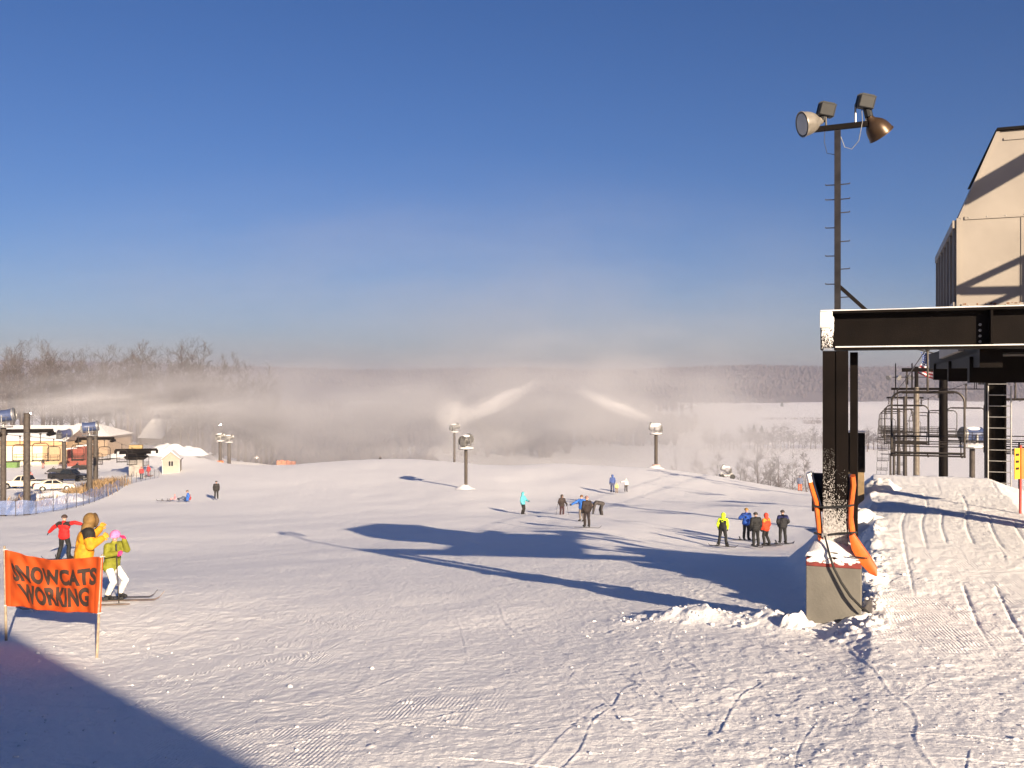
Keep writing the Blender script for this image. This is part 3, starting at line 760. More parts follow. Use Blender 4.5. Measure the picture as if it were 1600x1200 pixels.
def lift_tower(s, r, label, color, lights=False, walk=False, up=.5):
    p = LP(s, SL, 0); g = gz(p.x, p.y); zt = rope_z(s)+up
    root = empty('lift_tower', (p.x, p.y, g), LROT, label, 'lift tower', 'towers of the quad chairlift'); H = zt-g
    m = MB(); m.tube([(0, 0, -.3), (0, 0, H+.15)], [r, r*.85], 14); m.lathe([(r*1.8, 0), (r*1.8, .05), (r, .06)], None, 14); m.build('pole', color, root, True)
    m = MB(); m.beam((-GAUGE-.25, 0, H), (GAUGE+.25, 0, H), .16, .20); m.build('crossarm', STEEL_DARK, root)
    for sd in (-1, 1):
        m = MB(); x = sd*GAUGE
        m.box((x-.05, -1.1, H-.38), (x+.05, 1.1, H-.28)); m.box((x-.04, -.05, H-.28), (x+.04, .05, H-.1))
        for q in (-.95, -.5, .5, .95): m.lathe([(.17, -.04), (.19, -.04), (.15, 0), (.19, .04), (.17, .04)], Matrix.Translation((x, q, H-.60)) @ Matrix.Rotation(R(90), 4, 'Y'), 12); m.box((x-.03, q-.03, H-.62), (x+.03, q+.03, H-.3))
        m.build('sheave_assembly', STEEL, root)
    if walk:
        m = MB()
        for y in (-.5, .5):
            m.tube([(-2.3, y, H-1.0), (2.3, y, H-1.0)], .025, 6); 
            for x in (-2.3, -1.5, 1.5, 2.3): m.tube([(x, y, H-1.0), (x, y, H+.35)], .02, 6)
        m.tube([(-2.3, -.5, H-1.0), (-2.3, .5, H-1.0)], .02, 6); m.tube([(2.3, -.5, H-1.0), (2.3, .5, H-1.0)], .02, 6)
        m.build('catwalk', STEEL_DARK, root)
    if lights:
        m = MB(); m.beam((-1.9, 0, H+1.0), (.9, 0, H+1.0), .06, .06); m.tube([(0, 0, H), (0, 0, H+1.3)], r*.6, 10); m.beam((-.2, 0, H+1.5), (1.5, 0, H+2.3), .07, .07); m.tube([(0, 0, H+1.2), (0, 0, H+1.9)], r*.6, 10); m.build('light_bracket', STEEL_DARK, root)
        for x, ax in ((-2.1, (-.6, -.6, -.5)), (-1.5, (.6, -.6, -.4)), (-.35, (-.3, -.8, -.4))):
            Q = Vector(ax).normalized().to_track_quat('Z', 'Y').to_matrix().to_4x4(); Q.translation = (x, 0, H+1.05)
            m = MB(); m.lathe([(.06, -.12), (.10, 0), (.24, .22), (.25, .24), (.001, .2)], Q, 14); m.build('floodlight', GALV, root, True)
    return root
PALEP = mat('pale_steel_pole', (.15, .125, .10), .5, .0, .2, 4)
lift_tower(53.6, .24, 'dark lift tower with a caged catwalk right of the nearest chair', STEEL_DARK, walk=True)
lift_tower(87, .27, 'pale tan lift tower with floodlights behind the nearest chair', PALEP, lights=True)
lift_tower(119, .25, 'slim brown lift tower left of the pale floodlit tower', STEEL)
lift_tower(150, .26, 'grey lift tower at the left edge of the chair stack, nearest of its cluster', STEEL)
lift_tower(185, .26, 'faint lift tower low on the slope, middle of the far cluster', STEEL)
lift_tower(225, .26, 'faintest and lowest lift tower at the foot of the chair row', STEEL)
# ------------------------------------------------------------------ flag, signs and small things near the terminal
WHITEC = mat('white_cloth', (.75, .73, .72), .8, 0, .06, 10)
def flag():
    p = W(1458, 556, 50)
    root = empty('flag', p, LROT, 'striped red white and blue flag hanging limp beneath the terminal beam', 'flag')
    red = mat('flag_red', (.42, .03, .04), .8, 0, .1, 8); blue = mat('flag_blue', (.03, .06, .20), .8, 0, .1, 8)
    m = MB(); m.tube([(-.75, 0, .35), (.75, .02, -.05)], .03, 8); m.ball((-.78, 0, .36), .05, 8); m.build('staff', STEEL, root)
    n = 24; rows = 13
    def P(i, j, t=0):
        u = i/n; v = j/rows
        return (-.62+u*1.15+.10*math.sin(v*5+u*3), .10*math.sin(u*15+v*2)+t, .22-.40*u-v*1.15-.10*math.sin(u*3.1)*v)
    m = MB(); c = MB()
    for j in range(rows):
        m.mi = j % 2
        for i in range(n):
            a = [P(i, j), P(i+1, j), P(i+1, j+1), P(i, j+1)]; b = [P(i, j, .012), P(i+1, j, .012), P(i+1, j+1, .012), P(i, j+1, .012)]
            m.add(a+b, [(0, 1, 2, 3), (7, 6, 5, 4), (0, 4, 5, 1), (1, 5, 6, 2), (2, 6, 7, 3), (3, 7, 4, 0)])
            if j < 7 and i < 11: c.add([P(i, j, -.008), P(i+1, j, -.008), P(i+1, j+1, -.008), P(i, j+1, -.008)], [(0, 1, 2, 3)])
    cl = m.build('cloth', [red, WHITEC], root); k = c.build('canton', blue, cl)
    st = MB()
    for r in range(5):
        for q in range(5):
            x, y, z = P(1+q*2.1, .7+r*1.4, -.016); st.add([(x+.03*(1 if t % 2 == 0 else .42)*math.sin(t*math.pi/5), y, z+.03*(1 if t % 2 == 0 else .42)*math.cos(t*math.pi/5)) for t in range(10)], [tuple(range(10))])
    st.build('star', WHITEC, k)
flag()
def yellow_sign():
    p = on(1594, 20.5); root = empty('warning_sign', p, R(-12), 'yellow and orange folded warning sign on a red pole beside the ramp', 'sign')
    yel = mat('sign_yellow', (.75, .42, .04), .5, 0, .12, 6); org = mat('sign_orange', (.75, .22, .05), .5, 0, .1, 6)
    z0 = W(0, 748, 20.5).z-p.z; z1 = W(0, 700, 20.5).z-p.z
    m = MB(); m.tube([(0, 0, -.3), (.01, 0, z1+.06)], .028, 10); m.build('pole', mat('red_pole_paint', (.42, .06, .05), .5, 0, .2, 8), root, True)
    m = MB(); m.beam((-.012, -.02, (z0+z1)/2), (-.16, -.16, (z0+z1)/2), .014, z1-z0); a = m.build('panel', yel, root)
    m = MB(); m.beam((.012, -.035, (z0+z1)/2), (.30, -.06, (z0+z1)/2), .014, z1-z0); b = m.build('panel', org, root)
    m = MB()
    for k in range(3): m.beam((-.05, -.068, z1-.14-.15*k), (-.13, -.143, z1-.14-.15*k), .024, .05)
    m.build('marking', BLACK, a)
yellow_sign()
def panel_box():
    p = on(1336, 24); root = empty('panel_box', p, LROT, 'dark brown panel box with a tan foot standing behind the column', 'panel box')
    zt = W(0, 676, 24).z-p.z; zb = W(0, 737, 24).z-p.z
    m = MB(); m.box((-.30, -.15, zb), (.24, .15, zt), bev=.015); m.build('cabinet', STEEL_DARK, root)
    m = MB(); m.box((-.28, -.13, -.2), (.22, .13, zb-.003)); m.build('foot', mat('tan_plywood', (.24, .165, .085), .7, 0, .2, 5), root)
    m = MB(); m.box((-.31, -.16, zt+.002), (.25, .16, zt+.05), bev=.02); m.build('snow_cap', SNOWC, root, True)
panel_box()
def handrail():
    a = W(1562, 0, 30); b = W(1660, 0, 28.5); g = gz(a.x, a.y)
    root = empty('handrail', (a.x, a.y, g), math.atan2(b.y-a.y, b.x-a.x), 'dark pipe handrail running right from the ladder mast', 'handrail'); L = (Vector((b.x, b.y))-Vector((a.x, a.y))).length
    m = MB()
    for yy in (690, 697, 708): z = W(0, yy, 30).z-g; m.tube([(0, 0, z), (L, 0, z)], .022, 6)
    m.build('rail', STEEL_DARK, root)
    for x in (.6, L*.5, L-.2):
        m = MB(); m.tube([(x, 0, -.3), (x, 0, W(0, 689, 30).z-g)], .025, 6); m.build('post', STEEL_DARK, root)
handrail()

# ------------------------------------------------------------------ snow guns
GUNB = mat('blue_gun_paint', (.055, .078, .17), .45, .1, .15, 5); GUNG = mat('grey_gun_paint', (.16, .155, .15), .5, .3, .2, 5)
POSTM = mat('brown_post_steel', (.065, .052, .043), .7, .0, .25, 4); PADO = mat('faded_orange_pad', (.60, .17, .07), .7, 0, .2, 5)
def snow_gun(pos, H, yaw, label, barrel, post=True, pitch=18, size=1.0, pad=None, rail=True, r=.17, snow=True):
    root = empty('snow_gun', pos, 0, label, 'snow gun', 'fan snow guns on the slopes')
    if post:
        m = MB(); m.tube([(0, 0, -.5), (0, 0, H)], r, 14); pm = m.build('post', POSTM, root, True)
        m = MB(); m.lathe([(.75, 0), (.8, .05), (.8, .09), (.2, .10)], Matrix.Translation((0, 0, H)), 10); m.build('platform', GALV, root)
        if snow:
            m = MB()
            n = 20; pr = [(.78, .10), (.76, .17), (.6, .24), (.35, .27), (.18, .34), (.001, .36)]
            m.lathe(pr, Matrix.Translation((0, 0, H)), n); m.build('snow_cover', SNOWC, root, True)
        if rail:
            m = MB()
            for k in range(8): a = k*math.pi/4; m.tube([(.76*math.cos(a), .76*math.sin(a), H+.1), (.76*math.cos(a), .76*math.sin(a), H+.95)], .016, 5)
            for z in (.5, .95): m.tube([(.76*math.cos(k*math.pi/8), .76*math.sin(k*math.pi/8), H+z) for k in range(17)], .016, 5)
            m.build('railing', GALV, root)
    if pad:
        m = MB(); m.lathe([(r+.32, -.1), (r+.34, .3), (r+.30, .62), (r+.01, .66)], None, 12); m.build('base_pad', pad, root, True)
    z = H+.10+.75*size if post else H
    m = MB(); m.tube([(0, 0, H), (0, 0, z-.45*size)], .09*size, 8)
    Mz = Matrix.Translation((0, 0, z)) @ Matrix.Rotation(yaw, 4, 'Z') @ Matrix.Scale(size, 4)
    for s in (-1, 1): m.add(*_beam((s*.46, 0, -.5), (s*.46, 0, .05), .06, .10), Mz)
    m.add(*_beam((-.49, 0, -.5), (.49, 0, -.5), .10, .06), Mz); m.build('yoke', GALV, root)
    Mb = Mz @ Matrix.Rotation(R(pitch), 4, 'X') @ Matrix.Rotation(R(-90), 4, 'X')     # barrel axis: local +y after yaw
    m = MB(); m.lathe([(.52, -.55), (.50, -.52), (.42, -.25), (.40, .2), (.43, .62), (.455, .64), (.455, .72), (.41, .72), (.38, .2), (.38, -.3), (.46, -.52), (.52, -.55)], Mb, 26)
    b = m.build('barrel', barrel, root, True)
    m = MB(); m.lathe([(.455, .60), (.485, .60), (.485, .70), (.456, .70)], Mb, 26); m.lathe([(.40, .73), (.44, .73), (.44, .77), (.40, .77), (.40, .73)], Mb, 26); m.build('nozzle_ring', GALV, b, True)
    m = MB()
    for rr in (.16, .27, .38, .49): m.tube([(rr*math.cos(k*math.pi/10), rr*math.sin(k*math.pi/10), -.56-.10*(1-rr/.5)) for k in range(21)], .008, 4)
    for k in range(10): a = k*math.pi/5; m.tube([(.05*math.cos(a), .05*math.sin(a), -.66), (.50*math.cos(a), .50*math.sin(a), -.555)], .007, 4)
    m.v = [tuple(Mb @ Vector(v)) for v in m.v]; m.build('intake_grille', GALV, b)
    m = MB(); m.lathe([(.13, -.35), (.14, -.30), (.14, .25), (.05, .33)], Mb, 12)
    for k in range(6):
        a = k*math.pi/3; m.add(*_beam((.1*math.cos(a), .1*math.sin(a), -.12), (.37*math.cos(a), .37*math.sin(a), .0), .02, .14), Mb)
    m.build('fan', STEEL, b)
    m = MB(); m.box((-.25, -.75, -.5), (.25, -.52, .1), Mz, .02); m.build('control_box', GUNG, root)
    if snow:
        m = MB(); m.ball((0, 0, .36), (.30, .62, .16), 12, -.3, Mz); m.build('snow_cap', SNOWC, root, True)
    return root
def _beam(a, b, w, h):
    q = MB(); q.beam(a, b, w, h); return q.v, q.f
def base_mound(root, r, h, label=None):
    m = MB(); n = 22; vs = []; 
    pr = [(r, -.12), (r*.8, h*.25), (r*.5, h*.7), (r*.2, h), (.001, h*1.02)]
    m.lathe(pr, None, n)
    m.v = [(x*(.8+.4*vnoise(np.array([x*1.7+3]), np.array([y*1.7]), 4)[0]), y*(.8+.4*vnoise(np.array([x*1.7]), np.array([y*1.7+5]), 6)[0]), z*(.6+.8*vnoise(np.array([x*2.0]), np.array([y*2.0]), 5)[0])) for x, y, z in m.v]
    return m.build('base_snow', SNOWC, root, True)
g = on(728, 95); gu = snow_gun(g, W(0, 702, 95).z-g.z, R(-25), 'grey fan snow gun with snowy platform on a post, mid slope', GUNG, size=1.1, pitch=10); base_mound(gu, 1.15, .42)
g = on(710, 168); snow_gun(g, W(0, 676, 168).z-g.z, R(-60), 'faint snow gun on a post with an orange base pad, beyond the mid slope gun', GUNG, size=1.2, pad=PADO, r=.2, rail=False)
g = on(1025, 122); gu = snow_gun(g, W(0, 679, 122).z-g.z, R(70), 'snow covered fan gun on a frosted post at the right crest', mat('frosted_gun', (.55, .54, .55), .7, 0, .15, 4), size=1.1, pitch=12, r=.22, pad=mat('pale_pad', (.6, .42, .36), .8, 0, .2, 5)); base_mound(gu, 1.3, .5)
g = on(1135, 125); gu = snow_gun(g, 1.25, R(60), 'low snow gun on a wheeled carriage at the right crest edge', mat('pale_gun', (.55, .53, .54), .6, 0, .1, 5), post=False, size=.9, pitch=25)
m = MB(); m.box((-.9, -.5, .35), (.9, .5, .62), bev=.03); m.beam((-.8, 0, .62), (0, 0, 1.0), .1, .1); m.beam((.8, 0, .62), (0, 0, 1.0), .1, .1); m.build('carriage', GALV, gu)
for x in (-.7, .7):
    m = MB(); m.lathe([(.30, -.08), (.34, -.05), (.34, .05), (.30, .08)], Matrix.Translation((x, -.55, .30)) @ Matrix.Rotation(R(90), 4, 'X'), 14); m.build('wheel', BLACK, gu)
g = on(140, 100); snow_gun(g, W(0, 681, 100).z-g.z, R(-75), 'blue fan snow gun on a brown post, beside the fence bend', GUNB, size=1.15, pitch=8, r=.30, snow=False)
g = on(5, 83); snow_gun(g, W(0, 668, 83).z-g.z, R(-75), 'blue fan snow gun on the dark post at the left picture edge', GUNB, size=1.25, pitch=8, r=.25, snow=False)
g = on(100, 150); snow_gun(g, W(0, 690, 150).z-g.z, R(-30), 'dusky blue snow gun on a dark post against the tan building', mat('dusky_blue', (.07, .08, .16), .5, .1, .2, 5), size=1.5, pitch=5, r=.32, rail=False, snow=False)
g = on(1519, 60); gu = snow_gun(g, W(0, 700, 60).z-g.z, R(100), 'blue and white snow gun on a railed platform left of the ladder mast', GUNB, size=1.0, pitch=3, r=.17)
for px, lab in ((344, 'faint post with an orange pad, left of a pair near the far mound'),):
    g = on(px, 180); snow_gun(g, W(0, 690, 180).z-g.z, R(-70), 'faint snow gun on a post with bright orange pad, beyond the shed', GUNG, size=1.2, pad=mat('bright_orange_pad', (.75, .16, .05), .7, 0, .15, 5), r=.3, rail=False)
g = on(358, 186); snow_gun(g, W(0, 692, 186).z-g.z, R(-70), 'faint snow gun on a bare thick post, right of the orange padded one', GUNG, size=1.2, r=.36, rail=False)

# ------------------------------------------------------------------ left lift: towers, terminal, double chairs
A2 = Vector((-8.3, 33, 0)).normalized(); R2 = Vector((A2.y, -A2.x, 0)); L2ROT = math.atan2(R2.y, R2.x)
P2 = Vector((X(42, 84), 84, 0))
def rz2(t): return float(np.interp(t, [-40, 0, 33, 57, 70], [-2.2, -4.55, -7.1, -10.0, -10.3]))
def L2(t, l, z): v = P2 + A2*t + R2*l; return Vector((v.x, v.y, z))
def left_tower(t, label, r):
    p = L2(t, 0, 0); g = gz(p.x, p.y); H = rz2(t)+.35-g
    root = empty('lift_tower', (p.x, p.y, g), L2ROT, label, 'lift tower', 'towers of the double chairlift')
    m = MB(); m.tube([(0, 0, -.4), (0, 0, H+1.6)], [r, r*.9], 14); m.build('pole', POSTM, root, True)
    m = MB(); m.beam((-2.15, 0, H), (2.15, 0, H), .28, .34); m.build('crossarm', STEEL_DARK, root)
    for sd in (-1, 1):
        m = MB(); m.box((sd*2-.22, -.9, H-.42), (sd*2+.22, .9, H-.16), bev=.04)
        for q in (-.75, -.25, .25, .75): m.lathe([(.22, -.05), (.22, .05)], Matrix.Translation((sd*2, q, H-.25)) @ Matrix.Rotation(R(90), 4, 'Y'), 12)
        m.build('sheave_assembly', STEEL_DARK, root)
    m = MB()
    for k in range(int(H/.45)): m.tube([(-r-.16, -.1, .6+k*.45), (r+.16, -.1, .6+k*.45)], .014, 4)
    m.build('climbing_rung', STEEL, root)
left_tower(0, 'brown T shaped lift tower behind the blue net, nearest of the double lift', .30)
left_tower(33, 'brown T shaped lift tower beside the dry grass, right of the blue snow gun', .30)
CH2 = make_chair('', 'double chairs of the left lift', w=1.3, stem=.75, hb=1.55)
first = True
dl = {(-1, -9): 'double chair hanging left of the nearest T tower, close to the picture edge', (-1, 6): 'double chair just left of the nearest T tower before the pale garage doors',
      (1, -4): 'double chair high on the right rope of the nearest T tower', (1, 12): 'double chair before the tan wall, right of the nearest T tower', (-1, 20): 'double chair half hidden behind the nearest T tower', (1, 40): 'double chair between the second T tower and the lift station',
      (1, 49): 'double chair approaching the lift station pedestal on its left', (-1, 46): 'double chair low over the snow left of the lift station', (1, 27): 'double chair in front of the red container', (-1, 33): 'double chair beside the blue gun post before the red container', (1, 60): 'double chair turning round the station wheel on its right'}
for (sd, t), lab in dl.items():
    c = CH2 if first else copy_tree(CH2); first = False
    c.location = L2(t, sd*2 if t < 55 else 2.2, rz2(t)); c.rotation_euler = (0, 0, L2ROT); c['label'] = lab
for sd, lab in ((-1, 'thin rope on the left side of the double lift towers'), (1, 'thin rope on the right side of the double lift towers')):
    m = MB(); m.tube([L2(t, sd*2, rz2(t)+.09) for t in range(-40, 58, 3)], .02, 5); tag(m.build('haul_rope', STEEL, None, True), lab, 'haul rope')
def station():
    p = on(213, 140); g = p.z
    root = empty('lift_station', (p.x, p.y, g), L2ROT, 'small lift station, dark wheel on a grey concrete pedestal', 'lift station'); H = rz2(58)-g
    m = MB(); m.box((-.95, -.8, -.4), (.95, .8, H-1.1), bev=.03); m.build('pedestal', mat('grey_concrete', (.34, .31, .28), .85, 0, .12, 3), root)
    m = MB(); m.prism([(-1.7, H-.75), (-1.2, H-1.2), (1.2, H-1.2), (1.7, H-.75)], -1, 1, axis='y'); m.beam((-2.9, 0, H+.2), (2.9, 0, H+.2), .5, .35); m.box((-1.3, -1.2, H-.62), (1.3, 1.2, H-.15), bev=.05); m.beam((-2.2, -1.2, H-.2), (2.2, -1.2, H-.2), .2, .25); m.beam((-2.9, 0, H+.2), (-2.9, 0, H-.35), .3, .3); m.beam((2.9, 0, H+.2), (2.9, 0, H-.35), .3, .3); m.beam((-2, -2.2, H+.1), (2, -2.2, H+.1), .3, .4); m.build('drive_frame', STEEL_DARK, root)
    m = MB(); m.lathe([(2.0, -.1), (2.1, -.1), (2.05, 0), (2.1, .1), (2.0, .1), (1.9, 0), (2, -.1)], Matrix.Translation((0, 0, H-.02)), 28); m.build('bullwheel', STEEL, root, True)
    m = MB(); m.box((-1.0, -.6, H+.38), (.9, .7, H+.95), bev=.1); m.build('motor_cover', mat('yellow_cover', (.38, .27, .12), .6, 0, .2, 5), root)
    m = MB(); m.box((1.3, -3.2, -.4), (4.4, .2, .18), bev=.04); m.build('loading_deck', mat('deck_boards', (.40, .27, .19), .8, 0, .2, 4), root)
station()
def shed():
    g = on(267, 142); root = empty('shed', g, R(14), 'small pale clapboard shed with one window and a snowy gable roof', 'shed')
    w = 1.25; zt = 2.1; zp = 3.15; d = 3.2
    sid = mat('pale_siding', (.36, .32, .265), .8, 0, .08, 3, .01, 14); white = mat('white_trim', (.5, .47, .43), .7, 0, .06, 5)
    m = MB(); m.prism([(-w, -.5), (w, -.5), (w, zt), (0, zp), (-w, zt)], 0, d, axis='y'); wa = m.build('wall', sid, root)
    m = MB()
    for k in range(16): m.box((-w-.012, -.012, .1+k*.13), (w+.012, -.001, .115+k*.13))
    for x in (-w, w-.08): m.box((x-.01, -.03, -.3), (x+.09, -.002, zt))
    m.build('clapboard', white, wa)
    m = MB(); m.prism([(-w-.2, zt-.13), (-w-.2, zt+.02), (0, zp+.17), (w+.2, zt+.02), (w+.2, zt-.13), (0, zp+.02)], -.18, d+.15, axis='y'); m.build('roof', mat('shed_shingle', (.3, .27, .26), .9, 0, .2, 5), root)
    m = MB(); m.prism([(-w-.18, zt+.03), (-w-.1, zt+.16), (0, zp+.34), (w+.1, zt+.16), (w+.18, zt+.03), (0, zp+.18)], -.12, d+.12, axis='y'); m.build('roof_snow', SNOWC, root, False)
    m = MB(); m.box((-.38, -.05, 1.1), (.38, -.004, 1.9)); f = m.build('window', white, root)
    m = MB(); m.box((-.32, -.07, 1.14), (-.04, -.052, 1.86)); m.box((.04, -.07, 1.14), (.32, -.052, 1.86)); m.build('pane', GLASSD, f)
shed()

# ------------------------------------------------------------------ maintenance building and houses
def building():
    d = 170; z0 = -14.6
    xl, xr = X(-160, d), X(103, d); H = W(0, 689, d).z-z0
    root = empty('garage_building', (xl, d, z0), 0, 'long tan garage with bright cream doors and a snow covered roof', 'garage')
    W_ = xr-xl; tan = mat('tan_wall', (.40, .28, .17), .8, 0, .08, 1.5); cream = mat('cream_door', (.66, .60, .44), .6, 0, .04, 1.2)
    m = MB(); m.box((0, 0, -1.5), (W_, 13, H)); wa = m.build('wall', tan, root)
    m = MB(); m.box((-.3, -.30, H-.75), (W_+.25, -.02, H+.04)); m.build('fascia', mat('orange_fascia', (.56, .33, .18), .7, 0, .1, 2), wa)
    for k in range(6):
        xa = xr-xl-(X(103, d)-X(68, d))-3.55*(k+1)+.1
        if xa < 0: break
        m = MB(); m.box((xa, -.10, -.4), (xa+3.3, -.005, H-.95)); dr = m.build('garage_door', cream, root)
        m = MB()
        for q in range(4): m.box((xa+.02, -.115, .05+q*.62), (xa+3.28, -.101, .07+q*.62))
        m.build('seam', mat('door_seam', (.5, .44, .3), .7, 0, .1, 4), dr)
    m = MB(); rise = W(0, 667, d+7).z-W(0, 689, d).z
    pr = [(-.55, H+.05), (6.5, H+rise), (13.5, H+.05)]
    m.prism(pr, -.4, W_+.35, axis='x'); m.build('roof', mat('brown_roof', (.2, .15, .13), .9, 0, .2, 3), root)
    m = MB(); m.prism([(-.62, H+.10), (-.50, H+.30), (6.5, H+rise+.34), (13.5, H+.35), (13.6, H+.10), (6.5, H+rise+.05)], -.46, W_+.3, axis='x'); m.build('roof_snow', SNOWC, root)
    # hip-roofed wing set back to the right
    d2 = 182; x2, x3 = X(104, d2), X(168, d2)
    r2 = empty('garage_wing', (x2, d2, z0), 0, 'darker tan garage wing with a hipped snowy roof, right of the cream doors', 'garage')
    w2 = x3-x2; H2 = W(0, 683, d2).z-z0; rs = W(0, 663, d2+5).z-W(0, 683, d2).z
    m = MB(); m.box((0, 0, -1.5), (w2, 11, H2)); m.build('wall', mat('dun_wall', (.31, .23, .165), .85, 0, .1, 1.5), r2)
    for off, nm, mt, zo in ((0, 'roof', mat('brown_roof', (.2, .15, .13)), 0), (.06, 'roof_snow', SNOWC, .16)):
        e = .7-off; zb = H2+.01+zo
        v = [(-e, -e, zb), (w2+e, -e, zb), (w2+e, 11+e, zb), (-e, 11+e, zb), (-e, 5.5, zb+rs), (w2-4.2, 5.5, zb+rs)]
        m = MB(); m.add(v, [(0, 1, 5, 4), (1, 2, 5), (2, 3, 4, 5), (3, 0, 4), (3, 2, 1, 0)]); m.build(nm, mt, r2)
    m = MB(); m.box((1.0, -.06, .2), (2.4, -.004, 2.4)); m.build('door', mat('brown_door', (.16, .09, .06), .7), r2)
building()
def red_shed():
    d = 164; g = -14.5; x0, x1 = X(105, d), X(134, d)
    root = empty('red_shed', (x0, d, g), R(4), 'red shed of vertical boards with a stepped snowy roof', 'shed'); w = x1-x0
    z1 = W(0, 702, d).z-g; z2 = W(0, 697, d).z-g
    rd = mat('red_boards', (.22, .066, .05), .8, 0, .12, 3)
    m = MB(); m.prism([(0, -1), (w*.52, -1), (w*.52, z1+.1), (0, z1)], 0, 3, axis='y'); m.prism([(w*.522, -1), (w, -1), (w, z2), (w*.522, z2-.1)], .02, 3, axis='y'); a = m.build('wall', rd, root)
    m = MB()
    for k in range(12): m.box((.1+k*w/12, -.03, 0), (.14+k*w/12, -.002, z1-.05)) if k < 6 else m.box((.1+k*w/12, -.01, 0), (.14+k*w/12, .018, z2-.15))
    m.build('batten', mat('dark_red', (.26, .05, .035), .8), a)
    m = MB(); m.prism([(-.15, z1+.01), (w*.53, z1+.12), (w*.53, z1+.30), (-.15, z1+.16)], -.12, 3.1, axis='y'); m.prism([(w*.50, z2-.09), (w+.15, z2+.01), (w+.15, z2+.18), (w*.50, z2+.1)], -.10, 3.1, axis='y'); m.build('roof_snow', SNOWC, root)
red_shed()
def far_house():
    d = 235; z0 = gz(X(250, d), d)
    root = empty('house', (X(252, d), d, z0), R(-28), 'pale roofed house half lost in the snow mist behind the shed', 'house')
    zt = W(0, 684, d).z-z0; zr = W(0, 657, d).z-z0
    m = MB(); m.box((-3.6, -3, -2), (3.6, 5, zt)); wl = m.build('wall', mat('drab_siding', (.24, .20, .18), .85, 0, .1, 2), root)
    m = MB(); m.prism([(-3.5, zt), (5.5, zt), (1.0, zr)], -4.2, 4.2, axis='x'); m.build('roof', mat('brown_roof', (.2, .15, .13)), root)
    m = MB(); m.prism([(-3.7, zt+.05), (-3.5, zt+.3), (1, zr+.4), (5.6, zt+.2), (5.7, zt+.05), (1, zr+.05)], -4.3, 4.3, axis='x'); m.build('roof_snow', SNOWC, root)
    for x in (-2.2, 1.0):
        m = MB(); m.box((x, -3.06, zt-2.4), (x+1.1, -3.004, zt-1.1)); w = m.build('window', mat('white_trim', (.5, .47, .43)), root)
        m = MB(); m.box((x+.1, -3.08, zt-2.3), (x+1.0, -3.062, zt-1.2)); m.build('pane', GLASSD, w)
far_house()
def green_bin():
    d = 160; g = on(16, d); root = empty('waste_bin', g, R(5), 'low green waste bin in front of the left garage door', 'waste bin')
    gr = mat('bin_green', (.13, .22, .07), .7, 0, .15, 4)
    m = MB(); m.prism([(-1.0, 0), (1.0, 0), (1.15, 1.0), (-1.15, 1.0)], 0, 1.2, axis='y'); m.build('tub', gr, root)
    m = MB(); m.prism([(-1.2, 1.003), (1.2, 1.003), (1.1, 1.12), (-1.1, 1.12)], -.06, 1.26, axis='y'); m.build('lid', BLACK, root)
green_bin()

